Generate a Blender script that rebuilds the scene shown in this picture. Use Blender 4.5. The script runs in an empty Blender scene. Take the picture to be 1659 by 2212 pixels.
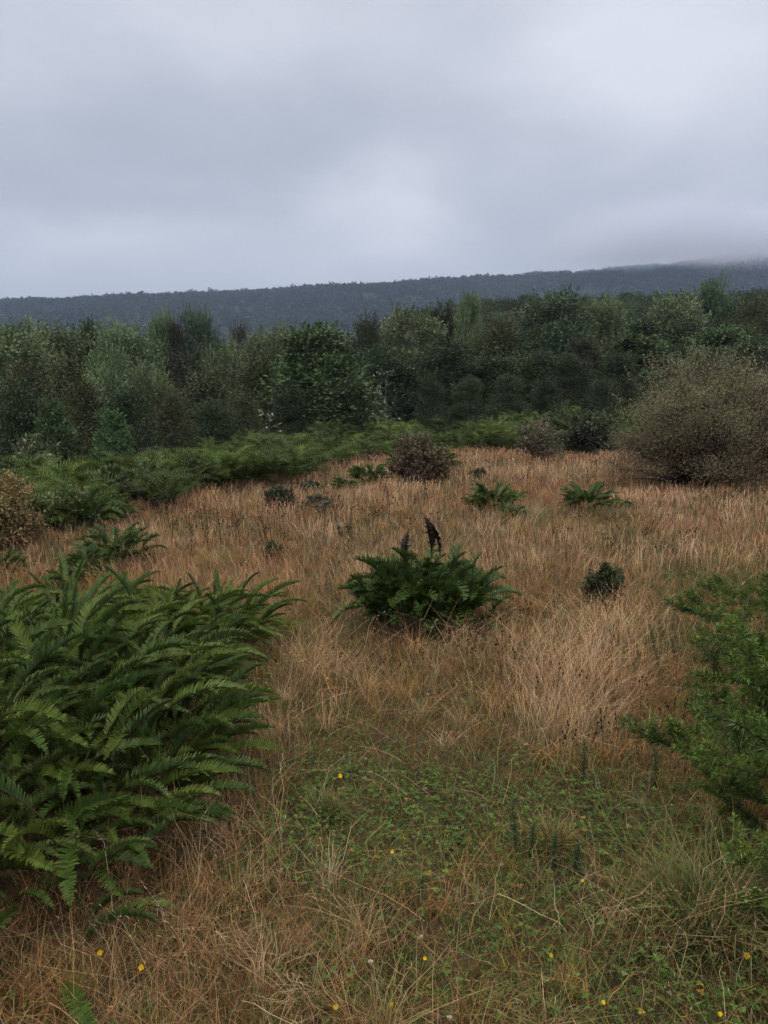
import bpy, math, random
import numpy as np
from math import radians as R, sin, cos, pi

S = bpy.context.scene
COL = S.collection
rng = np.random.default_rng(7)
random.seed(7)

# ------------------------------------------------------------------ camera
PITCH = R(10.7)
VFOV = R(67.0)
EYE = 1.6
cam_d = bpy.data.cameras.new("camera")
cam = bpy.data.objects.new("camera", cam_d)
COL.objects.link(cam)
cam.location = (0, 0, EYE)
cam.rotation_euler = (pi / 2 - PITCH, 0, 0)
cam_d.sensor_fit = 'VERTICAL'
cam_d.sensor_height = 24
cam_d.lens = 12 / math.tan(VFOV / 2)
cam_d.clip_end = 6000
cam_d.clip_start = 0.05
S.camera = cam
FPX = 1106 / math.tan(VFOV / 2)          # focal length in pixels of a 1659 x 2212 view


def pdir(px, py):
    """direction in the world seen at a place of the photograph (1659 x 2212)"""
    x = (px - 829.5) / FPX
    y = (1106 - py) / FPX
    return np.array([x, cos(PITCH) + y * sin(PITCH), -sin(PITCH) + y * cos(PITCH)])


# ------------------------------------------------------------------ sky
SUN_EL, SUN_AZ = R(62), R(215)            # azimuth from +Y towards +X
w = bpy.data.worlds.new("World")
S.world = w
w.use_nodes = True
nt = w.node_tree
nt.nodes.clear()


def N(tree, kind, **kw):
    n = tree.nodes.new(kind)
    for k, v in kw.items():
        setattr(n, k, v)
    return n


def math_node(tree, op, a, b=None, c=None, clamp=False):
    n = N(tree, 'ShaderNodeMath', operation=op, use_clamp=clamp)
    for i, v in enumerate((a, b, c)):
        if v is None:
            continue
        if isinstance(v, (int, float)):
            n.inputs[i].default_value = v
        else:
            tree.links.new(v, n.inputs[i])
    return n.outputs[0]


def make_world():
    L = nt.links.new
    tc = N(nt, 'ShaderNodeTexCoord')
    d = tc.outputs['Generated']
    sep0 = N(nt, 'ShaderNodeSeparateXYZ')
    L(d, sep0.inputs[0])
    az = math_node(nt, 'ARCTAN2', sep0.outputs[0], sep0.outputs[1])
    el = math_node(nt, 'ARCSINE', sep0.outputs[2])

    def noise(sx, sy, off, detail, dist=0.0):
        cb = N(nt, 'ShaderNodeCombineXYZ')
        L(math_node(nt, 'MULTIPLY_ADD', az, sx, off), cb.inputs[0])
        L(math_node(nt, 'MULTIPLY_ADD', el, sy, off * 1.7), cb.inputs[1])
        cb.inputs[2].default_value = off * .37
        n = N(nt, 'ShaderNodeTexNoise')
        n.inputs['Scale'].default_value = 1.0
        n.inputs['Detail'].default_value = detail
        n.inputs['Roughness'].default_value = .52
        n.inputs['Distortion'].default_value = dist
        L(cb.outputs[0], n.inputs['Vector'])
        return n.outputs['Fac']
    # patches are pushed about by a slow noise, so that their edges are ragged
    wx = math_node(nt, 'MULTIPLY_ADD', noise(5, 9, 3.1, 4), .24, -.12)
    wy = math_node(nt, 'MULTIPLY_ADD', noise(5, 9, 7.7, 4), .12, -.06)
    azw, elw = math_node(nt, 'ADD', az, wx), math_node(nt, 'ADD', el, wy)
    val = math_node(nt, 'MULTIPLY_ADD', noise(3.2, 9.5, 1.3, 6, .5), 0.46, 0.24)
    val = math_node(nt, 'MULTIPLY_ADD', noise(9, 26, 5.3, 5, .3), 0.10, val)
    # px, py, half widths in px, amount
    blobs = [(825, 440, 110, 70, .36), (800, 480, 220, 90, .07), (1330, 110, 330, 150, .42), (1600, 200, 200, 200, .14), (110, 490, 170, 50, .24),
             (380, 500, 200, 70, .12), (560, 5, 200, 70, .22), (120, 60, 260, 100, .12), (430, 570, 420, 50, .05),
             (200, 360, 330, 70, -.16), (650, 300, 420, 90, -.12), (1080, 300, 260, 80, -.06), (1380, 470, 300, 90, -.12),
             (1640, 530, 150, 60, -.20), (1100, 540, 200, 50, -.06)]
    for px, py, rx, ry, amt in blobs:
        v = pdir(px, py)
        v = v / np.linalg.norm(v)
        a0, e0 = math.atan2(v[0], v[1]), math.asin(v[2])
        dx = math_node(nt, 'MULTIPLY', math_node(nt, 'SUBTRACT', azw, a0), FPX / rx * .95)
        dy = math_node(nt, 'MULTIPLY', math_node(nt, 'SUBTRACT', elw, e0), FPX / ry * 1.0)
        q = math_node(nt, 'ADD', math_node(nt, 'MULTIPLY', dx, dx), math_node(nt, 'MULTIPLY', dy, dy))
        g = math_node(nt, 'POWER', 2.718, math_node(nt, 'MULTIPLY', q, -.7))
        val = math_node(nt, 'MULTIPLY_ADD', g, amt, val)
    # the unseen zenith above the frame is boosted to brighten the land
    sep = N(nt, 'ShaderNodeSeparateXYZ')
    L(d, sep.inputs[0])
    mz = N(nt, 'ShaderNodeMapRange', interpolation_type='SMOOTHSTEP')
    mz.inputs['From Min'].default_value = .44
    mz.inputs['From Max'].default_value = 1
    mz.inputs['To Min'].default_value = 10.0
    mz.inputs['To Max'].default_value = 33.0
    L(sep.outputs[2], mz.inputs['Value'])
    cr = N(nt, 'ShaderNodeValToRGB')
    e = cr.color_ramp.elements
    e[0].position, e[0].color = 0.0, (.36, .378, .46, 1)
    e[1].position, e[1].color = 1.0, (.83, .845, .925, 1)
    m = e.new(.45)
    m.color = (.535, .568, .65, 1)
    L(val, cr.inputs[0])
    sky = N(nt, 'ShaderNodeTexSky', sky_type='NISHITA')
    sky.sun_disc = False
    sky.sun_elevation = SUN_EL
    sky.sun_rotation = SUN_AZ
    sky.dust_density = 4
    # cloud above the frame is tinted warm so the land is lit less blue
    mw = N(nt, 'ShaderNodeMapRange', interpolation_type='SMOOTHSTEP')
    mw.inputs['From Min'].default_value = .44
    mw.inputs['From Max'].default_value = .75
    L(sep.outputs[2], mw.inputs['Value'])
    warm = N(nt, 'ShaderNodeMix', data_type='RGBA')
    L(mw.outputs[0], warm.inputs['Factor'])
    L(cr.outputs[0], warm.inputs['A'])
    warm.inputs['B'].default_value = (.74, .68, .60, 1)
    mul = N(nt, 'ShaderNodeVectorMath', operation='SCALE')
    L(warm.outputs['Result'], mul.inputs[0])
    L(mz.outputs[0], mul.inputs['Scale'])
    mix = N(nt, 'ShaderNodeMix', data_type='RGBA')
    mix.inputs['Factor'].default_value = .94        # thick overcast hides nearly all of the clear sky
    L(sky.outputs[0], mix.inputs['A'])
    L(mul.outputs[0], mix.inputs['B'])
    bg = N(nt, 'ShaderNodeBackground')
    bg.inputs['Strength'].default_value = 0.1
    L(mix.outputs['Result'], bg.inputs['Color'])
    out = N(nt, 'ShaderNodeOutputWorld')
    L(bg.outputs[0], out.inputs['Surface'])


make_world()
w.cycles.sampling_method = 'MANUAL'
w.cycles.sample_map_resolution = 256

sun_d = bpy.data.lights.new("sun", 'SUN')
sun_d.energy = 1.3
sun_d.angle = R(35)
sun_d.color = (1, .95, .88)
sun = bpy.data.objects.new("sun", sun_d)
COL.objects.link(sun)
sun.rotation_euler = (pi / 2 - SUN_EL, 0, pi - SUN_AZ)
sun.location = (20, 30, 60)

S.view_settings.view_transform = 'Standard'
S.view_settings.look = 'None'
S.view_settings.exposure = 0
S.view_settings.gamma = 1
S.view_settings.use_curve_mapping = False
S.cycles.max_bounces = 6
S.cycles.diffuse_bounces = 2
S.cycles.glossy_bounces = 1
S.cycles.transmission_bounces = 3
S.cycles.volume_bounces = 3
S.cycles.volume_step_rate = 1.0
S.cycles.volume_max_steps = 64
S.cycles.transparent_max_bounces = 4
S.cycles.caustics_reflective = False
S.cycles.caustics_refractive = False
S.cycles.use_denoising = True
S.cycles.use_adaptive_sampling = True
S.cycles.adaptive_threshold = 0.015


# ------------------------------------------------------------------ helpers
def tag(o, label=None, cat=None, group=None, kind=None):
    if label: o["label"] = label
    if cat: o["category"] = cat
    if group: o["group"] = group
    if kind: o["kind"] = kind
    return o


def empty(name, loc, rz=0):
    o = bpy.data.objects.new(name, None)
    COL.objects.link(o)
    o.location = tuple(float(v) for v in loc)
    o.rotation_euler = (0, 0, rz)
    o.empty_display_size = .1
    return o


def link(name, me, parent=None):
    o = bpy.data.objects.new(name, me)
    COL.objects.link(o)
    if parent: o.parent = parent
    return o


class MB:
    def __init__(s):
        s.V, s.F, s.C, s.n = [], [], [], 0

    def add(s, v, q, c):
        v = np.asarray(v, float).reshape(-1, 3)
        c = np.asarray(c, float)
        if c.ndim == 1: c = np.broadcast_to(c, (len(v), 3))
        s.V.append(v); s.C.append(c); s.F.append(np.asarray(q, np.int64).reshape(-1, 4) + s.n)
        s.n += len(v)

    def mesh(s, name, mat, smooth=True):
        v = np.concatenate(s.V); c = np.concatenate(s.C); f = np.concatenate(s.F)
        me = bpy.data.meshes.new(name)
        me.vertices.add(len(v)); me.vertices.foreach_set('co', v.astype(np.float32).ravel())
        me.loops.add(len(f) * 4); me.loops.foreach_set('vertex_index', f.astype(np.int32).ravel())
        me.polygons.add(len(f))
        me.polygons.foreach_set('loop_start', np.arange(0, len(f) * 4, 4, dtype=np.int32))
        me.polygons.foreach_set('use_smooth', np.full(len(f), smooth, bool))
        a = me.attributes.new('tint', 'FLOAT_COLOR', 'POINT')
        a.data.foreach_set('color', np.concatenate([np.clip(c, 0, 1), np.ones((len(c), 1))], 1).astype(np.float32).ravel())
        me.update(calc_edges=True)
        me.materials.append(mat)
        return me

    def obj(s, name, mat, parent=None, smooth=True):
        return link(name, s.mesh(name, mat, smooth), parent)


def unit(v):
    return v / np.maximum(np.linalg.norm(v, axis=-1, keepdims=True), 1e-9)


def quads_of(n, K):
    """indices of n ribbons with K segments and two vertices at each step"""
    k = np.arange(K)
    q = np.stack([2 * k, 2 * k + 1, 2 * k + 3, 2 * k + 2], 1)
    return (q[None] + (np.arange(n) * 2 * (K + 1))[:, None, None]).reshape(-1, 4)


def ribbons(mb, P, az, lean, h, w, K, col, twist=0.6, rise=None, tipcol=None, power=1.8, taper=.7):
    """grass blades: roots P (n,3), heading az, horizontal reach lean*h, height h"""
    n = len(P)
    t = np.linspace(0, 1, K + 1)[None, :]
    dx, dy = np.cos(az)[:, None], np.sin(az)[:, None]
    reach = (lean * h)[:, None] * t ** power
    z = h[:, None] * (t - (0 if rise is None else rise[:, None]) * t ** 2.2)
    c = P[:, None, :] + np.stack([dx * reach, dy * reach, z], -1)
    sa = az + pi / 2 + rng.normal(0, twist, n)
    c[:, 1:] += rng.normal(0, 1, (n, K, 3)) * (h[:, None, None] * np.linspace(.02, .07, K)[None, :, None] * np.clip(5 / np.maximum(P[:, 1], 1), .35, 1)[:, None, None])
    side = np.stack([np.cos(sa), np.sin(sa), np.zeros(n)], -1)[:, None, :]
    wd = (w[:, None] * np.clip((1 - t) ** taper, .12, 1) * .5)[..., None]
    v = np.stack([c - side * wd, c + side * wd], 2).reshape(-1, 3)
    cc = np.broadcast_to(col[:, None, :], (n, K + 1, 3))
    if tipcol is not None:
        cc = cc * (1 - t[..., None] ** 1.5) + tipcol[:, None, :] * t[..., None] ** 1.5
    cc = np.repeat(cc[:, :, None, :], 2, 2).reshape(-1, 3)
    mb.add(v, quads_of(n, K), cc)
    return c


def leaves(mb, p, d, nrm, l, wd, col, fold=.15):
    """diamond leaves: foot p, direction d, normal nrm"""
    n = len(p)
    d = unit(d)
    s = unit(np.cross(d, nrm))
    up = np.cross(s, d)
    l = np.broadcast_to(l, n)[:, None]; wd = np.broadcast_to(wd, n)[:, None]
    m = p + d * l * .45 + up * wd * fold
    v = np.stack([p, m + s * wd * .5, p + d * l, m - s * wd * .5], 1).reshape(-1, 3)
    q = np.arange(4 * n).reshape(n, 4)
    mb.add(v, q, np.repeat(col, 4, 0) if np.ndim(col) == 2 else col)


def tube(mb, pts, rad, col, sides=6):
    pts = np.asarray(pts, float); k = len(pts)
    rad = np.broadcast_to(rad, k)
    tan = unit(np.gradient(pts, axis=0))
    ref = np.array([0, 0, 1.0]) if abs(tan[:, 2]).mean() < .8 else np.array([1.0, 0, 0])
    a = unit(np.cross(tan, ref)); b = np.cross(tan, a)
    an = np.linspace(0, 2 * pi, sides, endpoint=False)
    v = pts[:, None] + rad[:, None, None] * (np.cos(an)[None, :, None] * a[:, None] + np.sin(an)[None, :, None] * b[:, None])
    i, j = np.meshgrid(np.arange(k - 1), np.arange(sides), indexing='ij')
    q = np.stack([i * sides + j, i * sides + (j + 1) % sides, (i + 1) * sides + (j + 1) % sides, (i + 1) * sides + j], -1)
    mb.add(v.reshape(-1, 3), q.reshape(-1, 4), col)


def vnoise(x, y, seed=0):
    x = np.asarray(x, float); y = np.asarray(y, float)
    xi, yi = np.floor(x).astype(np.int64), np.floor(y).astype(np.int64)
    fx, fy = x - xi, y - yi
    fx = fx * fx * (3 - 2 * fx); fy = fy * fy * (3 - 2 * fy)

    def h(a, b):
        n = (a * 374761393 + b * 668265263 + seed * 974634721) & 0x7fffffff
        n = ((n ^ (n >> 13)) * 1274126177) & 0x7fffffff
        return ((n ^ (n >> 16)) & 0xffff) / 65535.0
    return (h(xi, yi) * (1 - fx) + h(xi + 1, yi) * fx) * (1 - fy) + (h(xi, yi + 1) * (1 - fx) + h(xi + 1, yi + 1) * fx) * fy


def fbm(x, y, seed=0, o=3):
    s, a, t = 0, 1, 0
    for i in range(o):
        s = s + a * vnoise(x * 2 ** i, y * 2 ** i, seed + i * 17); t += a; a *= .5
    return s / t


def sstep(a, b, x):
    t = np.clip((x - a) / (b - a), 0, 1)
    return t * t * (3 - 2 * t)


# ------------------------------------------------------------------ materials
def foliage(name, trans=.25, gloss=.0, rough=.5, vary=.25, objvary=.0):
    m = bpy.data.materials.new(name)
    m.use_nodes = True
    t = m.node_tree
    t.nodes.clear()
    L = t.links.new
    at = N(t, 'ShaderNodeAttribute', attribute_name='tint')
    col = at.outputs['Color']
    geo = N(t, 'ShaderNodeTexCoord')
    nz = N(t, 'ShaderNodeTexNoise')
    nz.inputs['Scale'].default_value = 9
    nz.inputs['Detail'].default_value = 2
    L(geo.outputs['Object'], nz.inputs['Vector'])
    hs = N(t, 'ShaderNodeHueSaturation')
    v = math_node(t, 'MULTIPLY_ADD', nz.outputs['Fac'], vary * 2, 1 - vary)
    if objvary:
        oi = N(t, 'ShaderNodeObjectInfo')
        v = math_node(t, 'MULTIPLY', v, math_node(t, 'MULTIPLY_ADD', oi.outputs['Random'], objvary * 2, 1 - objvary))
        L(math_node(t, 'MULTIPLY_ADD', oi.outputs['Random'], .03, .485), hs.inputs['Hue'])
    L(v, hs.inputs['Value'])
    L(col, hs.inputs['Color'])
    c = hs.outputs[0]
    df = N(t, 'ShaderNodeBsdfDiffuse')
    L(c, df.inputs['Color'])
    tr = N(t, 'ShaderNodeBsdfTranslucent')
    L(c, tr.inputs['Color'])
    mx = N(t, 'ShaderNodeMixShader')
    mx.inputs[0].default_value = trans
    L(df.outputs[0], mx.inputs[1]); L(tr.outputs[0], mx.inputs[2])
    res = mx.outputs[0]
    if gloss:
        gl = N(t, 'ShaderNodeBsdfGlossy')
        gl.inputs['Roughness'].default_value = rough
        gl.inputs['Color'].default_value = (.9, .95, 1, 1)
        m2 = N(t, 'ShaderNodeMixShader')
        m2.inputs[0].default_value = gloss
        L(res, m2.inputs[1]); L(gl.outputs[0], m2.inputs[2])
        res = m2.outputs[0]
    o = N(t, 'ShaderNodeOutputMaterial')
    L(res, o.inputs['Surface'])
    return m


M_STRAW = foliage('dry_grass', .15, 0, vary=.15)
M_GREEN = foliage('green_grass', .2, .02, .5, vary=.2)
M_HERB = foliage('herb_leaf', .2, .008, .45, vary=.2)
M_FERN = foliage('fern_frond', .24, .016, .45, vary=.25)
M_GORSE = foliage('gorse_spine', .25, .02, .45, vary=.25)
M_TREE = foliage('tree_leaf', .2, .03, .5, vary=.25, objvary=.18)
M_SHRUB = foliage('shrub_leaf', .2, .02, .5, vary=.25)
M_BARK = foliage('bark', 0, 0, vary=.35)
M_FAR = foliage('far_leaf', .1, 0, vary=.2)
M_FLOWER = foliage('petal', .3, 0, vary=.05)


def ground_mat(name, cols, scale):
    m = bpy.data.materials.new(name)
    m.use_nodes = True
    t = m.node_tree
    b = t.nodes['Principled BSDF']
    b.inputs['Roughness'].default_value = .95
    b.inputs['Specular IOR Level'].default_value = .1
    tc = N(t, 'ShaderNodeTexCoord')
    n1 = N(t, 'ShaderNodeTexNoise')
    n1.inputs['Scale'].default_value = scale
    n1.inputs['Detail'].default_value = 8
    n1.inputs['Roughness'].default_value = .65
    t.links.new(tc.outputs['Object'], n1.inputs['Vector'])
    cr = N(t, 'ShaderNodeValToRGB')
    e = cr.color_ramp.elements
    e[0].position, e[0].color = .32, (*cols[0], 1)
    e[1].position, e[1].color = .7, (*cols[-1], 1)
    for i, c in enumerate(cols[1:-1]):
        x = e.new(.32 + .38 * (i + 1) / (len(cols) - 1)); x.color = (*c, 1)
    t.links.new(n1.outputs['Fac'], cr.inputs[0])
    t.links.new(cr.outputs[0], b.inputs['Base Color'])
    bp = N(t, 'ShaderNodeBump')
    bp.inputs['Strength'].default_value = .6
    bp.inputs['Distance'].default_value = .02
    n2 = N(t, 'ShaderNodeTexNoise')
    n2.inputs['Scale'].default_value = scale * 9
    n2.inputs['Detail'].default_value = 4
    t.links.new(tc.outputs['Object'], n2.inputs['Vector'])
    t.links.new(n2.outputs['Fac'], bp.inputs['Height'])
    t.links.new(bp.outputs[0], b.inputs['Normal'])
    return m


M_GROUND = ground_mat('soil_and_thatch', [(.022, .018, .010), (.05, .036, .02), (.09, .06, .033)], 6)
M_HILL = ground_mat('hill_ground', [(.014, .020, .014), (.022, .030, .02), (.028, .034, .022)], .05)

# ------------------------------------------------------------------ terrain
BA = np.array([-3.9, 8.6]); BD = unit(np.array([6.3, 12.6])); BN = np.array([-BD[1], BD[0]])


def bed_s(x, y):
    """metres behind the edge of the fern bed (positive: inside it)"""
    s = (x - BA[0]) * BN[0] + (y - BA[1]) * BN[1]
    # towards the right the edge swings round and runs across the view
    s2 = (y - 19.8 + .02 * x)
    s = np.where(x > 1.0, np.minimum(np.maximum(s, s2 * .8), np.maximum(s, s2)), np.maximum(s, s2))
    return s + 1.3 * (fbm(x * .45, y * .45, 5) - .5) * 2 + .5 * (fbm(x * 1.4, y * 1.4, 6) - .5) * 2


def ground(x, y):
    x = np.asarray(x, float); y = np.asarray(y, float)
    z = -.03 * np.minimum(np.maximum(y, -10), 60)
    s = (x - BA[0]) * BN[0] + (y - BA[1]) * BN[1]
    z = z - (2.0 + 1.6 * sstep(2, -8, x)) * sstep(1, 13, s) * sstep(200, 60, y)
    near = sstep(60, 20, np.hypot(x, y))
    z = z + near * (.10 * (fbm(x * .6, y * .6, 3) - .5) + .30 * (fbm(x * .17 + 9, y * .17, 4) - .5) * sstep(2, 8, y))
    z = z + 14.5 * sstep(-45, 28, x) * sstep(58, 150, y) * sstep(600, 250, y)
    z = z + 1.6 * (fbm(x * .02, y * .02, 8) - .5) * sstep(60, 120, y)
    return z


def gz(x, y): return float(ground(x, y))


def hit(px, py):
    """the point of the ground seen at a place of the photograph"""
    d = pdir(px, py)
    t = np.concatenate([np.linspace(.5, 60, 4000)])
    p = np.array([0, 0, EYE]) + t[:, None] * d
    under = p[:, 2] <= ground(p[:, 0], p[:, 1])
    i = int(np.argmax(under)) if under.any() else len(t) - 1
    q = p[i]
    return np.array([q[0], q[1], gz(q[0], q[1])]), t[i]


def at_y(px, py, Y):
    d = pdir(px, py)
    t = Y / d[1]
    return np.array([0, 0, EYE]) + t * d, t


def graded(lo, hi, flo, fhi, step, growth=1.12):
    a = list(np.arange(flo, fhi + 1e-6, step))
    s, x = step, a[-1]
    while x < hi:
        s *= growth; x += s; a.append(x)
    s, x, b = step, a[0], []
    while x > lo:
        s *= growth; x -= s; b.append(x)
    return np.array(b[::-1] + a)


def sheet(name, xs, ys, zf, mat):
    X, Y = np.meshgrid(xs, ys, indexing='xy')
    v = np.stack([X, Y, zf(X, Y)], -1).reshape(-1, 3)
    nx, ny = len(xs), len(ys)
    i, j = np.meshgrid(np.arange(ny - 1), np.arange(nx - 1), indexing='ij')
    q = np.stack([i * nx + j, i * nx + j + 1, (i + 1) * nx + j + 1, (i + 1) * nx + j], -1).reshape(-1, 4)
    mb = MB(); mb.add(v, q, (.1, .1, .1))
    o = mb.obj(name, mat)
    tag(o, kind='structure')
    return o


sheet('ground', graded(-2200, 2200, -8, 8, .12), graded(-60, 2400, -2, 16, .12), ground, M_GROUND)

CREST = np.array([[-900, 655], [0, 655], [120, 648], [250, 644], [400, 637], [600, 625], [800, 611], [1000, 601], [1120, 595], [1250, 584],
                  [1400, 572], [1659, 540], [2300, 500]], float)
CY = 1250.0


def crest_z(x):
    px = 829.5 + x / CY * FPX * cos(PITCH) * 1.01
    py = np.interp(px, CREST[:, 0], CREST[:, 1])
    y = (1106 - py) / FPX
    tan = (-sin(PITCH) + y * cos(PITCH)) / (cos(PITCH) + y * sin(PITCH))
    return EYE + CY * tan - 7


def hill_z(x, y):
    c = crest_z(x) + 8 * (fbm(x * .012, y * 0 + 3, 21) - .5)
    up = sstep(560, CY + 60, y) ** .9
    z = -8 + (c + 8) * np.where(y < CY, up, 1 - .25 * sstep(CY, CY + 700, y))
    fold = (fbm(x * .006 + y * .003, y * .004, 22) - .5) * 40 * sstep(650, 850, y) * sstep(CY - 40, CY - 260, y)
    return z + fold


sheet('hills', np.linspace(-1500, 1500, 301), np.linspace(520, 2000, 120), hill_z, M_HILL)


def crest_fix(n=0): pass


# ------------------------------------------------------------------ far wood on the ridge (one mass)
def far_wood():
    r = np.random.default_rng(31)
    n = 21000
    x = r.uniform(-980, 980, n)
    y = np.where(r.random(n) < .3, r.uniform(CY - 30, CY + 12, n), r.uniform(780, CY + 10, n))
    # two bare slips in the wood
    keep = np.ones(n, bool)
    for px, py, rad in ((565, 652, 15), (622, 660, 12)):
        c, _ = at_y(px, py, 1130)
        keep &= (np.hypot((x - c[0]), (y - 1130) * .5) > rad)
    x, y = x[keep], y[keep]; n = len(x)
    h = r.uniform(5, 11, n) * (1 + .22 * (r.random(n) < .07)) * (.7 + .6 * fbm(x * .03, y * .03, 19)); wd = r.uniform(5, 10, n)
    tone = .25 + 1.4 * fbm(x * .011, y * .007, 9, 4) + r.normal(0, .15, n)
    base = np.array([.020, .030, .026])
    k = 24
    u = unit(r.normal(size=(n, k, 3)))
    u[..., 2] = np.abs(u[..., 2]) * 1.2 - .25
    ctr = np.stack([x, y, hill_z(x, y) + h * .45], -1)[:, None]
    p = ctr + u * np.stack([wd * .5, wd * .5, h * .55], -1)[:, None] * r.uniform(.65, 1.05, (n, k, 1))
    col = base * (tone[:, None, None] * r.uniform(.7, 1.3, (n, k, 1))) * np.array([1, 1, 1])
    col = col.reshape(-1, 3)
    d = unit(u + r.normal(0, .6, u.shape))
    mb = MB()
    p = p.reshape(-1, 3); d = d.reshape(-1, 3)
    leaves(mb, p - d * 1.2, d, unit(r.normal(size=p.shape)), r.uniform(2.0, 3.6, len(p)), r.uniform(1.6, 3.0, len(p)), col)
    o = mb.obj('ridge_woods', M_FAR)
    tag(o, 'dense dark wood covering the long misty ridge', 'woods', kind='stuff')
    mb = MB()
    for px, py, sx, sy in ((565, 652, 16, 26), (622, 660, 12, 22)):
        c, _ = at_y(px, py, 1130)
        a = np.linspace(0, 2 * pi, 24, endpoint=False)
        rr = r.uniform(.7, 1.1, 24)
        xx, yy = c[0] + np.cos(a) * rr * sx, 1130 + np.sin(a) * rr * sy * 1.6
        for i in range(24):
            j = (i + 1) % 24
            q = np.array([[c[0], 1130], [xx[i], yy[i]], [(xx[i] + xx[j]) / 2, (yy[i] + yy[j]) / 2], [xx[j], yy[j]]])
            mb.add(np.stack([q[:, 0], q[:, 1], hill_z(q[:, 0], q[:, 1]) + 1.5], -1), [[0, 1, 2, 3]], (.19, .10, .075))
    o = mb.obj('bare_land', M_BARK)
    tag(o, 'two reddish bare slips in the wooded ridge', 'bare soil', kind='structure')


far_wood()


def hillside():
    """scrub on the rise behind the trees, a mass of rounded bushes"""
    r = np.random.default_rng(33)
    mb = MB()
    n = 1500
    y = r.uniform(72, 260, n); px = r.uniform(850, 1900, n)
    x = (px - 829.5) / FPX * y
    pal = np.array([[.060, .090, .040], [.085, .110, .060], [.060, .060, .034], [.045, .066, .036], [.100, .125, .080]])
    for i in range(n):
        h = r.uniform(1.2, 3.2) * (1.3 if r.random() < .1 else 1); wd = r.uniform(1.6, 4.2)
        k = int(np.clip(24000 / y[i], 70, 330))
        u = unit(r.normal(size=(k, 3))); u[:, 2] = np.abs(u[:, 2]) - .15
        lump = 1 + .25 * np.sin(u[:, 0] * 5 + i) * np.cos(u[:, 1] * 6 + 2 * i)
        p = np.array([x[i], y[i], gz(x[i], y[i]) + .35 * h]) + u * [wd * .5, wd * .5, h * .65] * (lump * r.uniform(.7, 1.05, k))[:, None]
        c = pal[r.choice(5, p=[.3, .2, .2, .2, .1])] * r.uniform(.75, 1.25) * r.uniform(.7, 1.3, (k, 1))
        d = unit(u + [0, 0, .7] + r.normal(0, .4, (k, 3)))
        sz = .0024 * y[i]
        leaves(mb, p, d, unit(r.normal(size=(k, 3))), r.uniform(.7, 1.4, k) * sz, r.uniform(.5, .9, k) * sz, c)
    o = mb.obj('hillside_shrubbery', M_FAR)
    tag(o, 'green scrub covering the rise behind the trees', 'scrub', kind='stuff')


hillside()


# ------------------------------------------------------------------ trees
def trunk_mesh(seed, h, limbs=7, r0=.045, col=(.07, .055, .045)):
    r = np.random.default_rng(seed)
    mb = MB()
    t = np.linspace(0, 1, 9)
    wob = np.cumsum(r.normal(0, .02, (9, 2)), 0) * h * .6
    pts = np.stack([wob[:, 0], wob[:, 1], t * h * .9 - .12], -1)
    tube(mb, pts, r0 * h * .35 * (1 - t * .85), col, 7)
    for i in range(limbs):
        a = r.uniform(0, 2 * pi); b = r.integers(1, 7)
        L = h * r.uniform(.16, .32)
        s = np.linspace(0, 1, 5)[:, None]
        e = np.array([cos(a), sin(a), r.uniform(.5, 1.1)])
        tube(mb, pts[b] + s * L * e + np.array([0, 0, .15]) * L * s ** 2, r0 * h * .13 * (1 - s[:, 0] * .8), col, 5)
    return mb.mesh('trunk', M_BARK)


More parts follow.
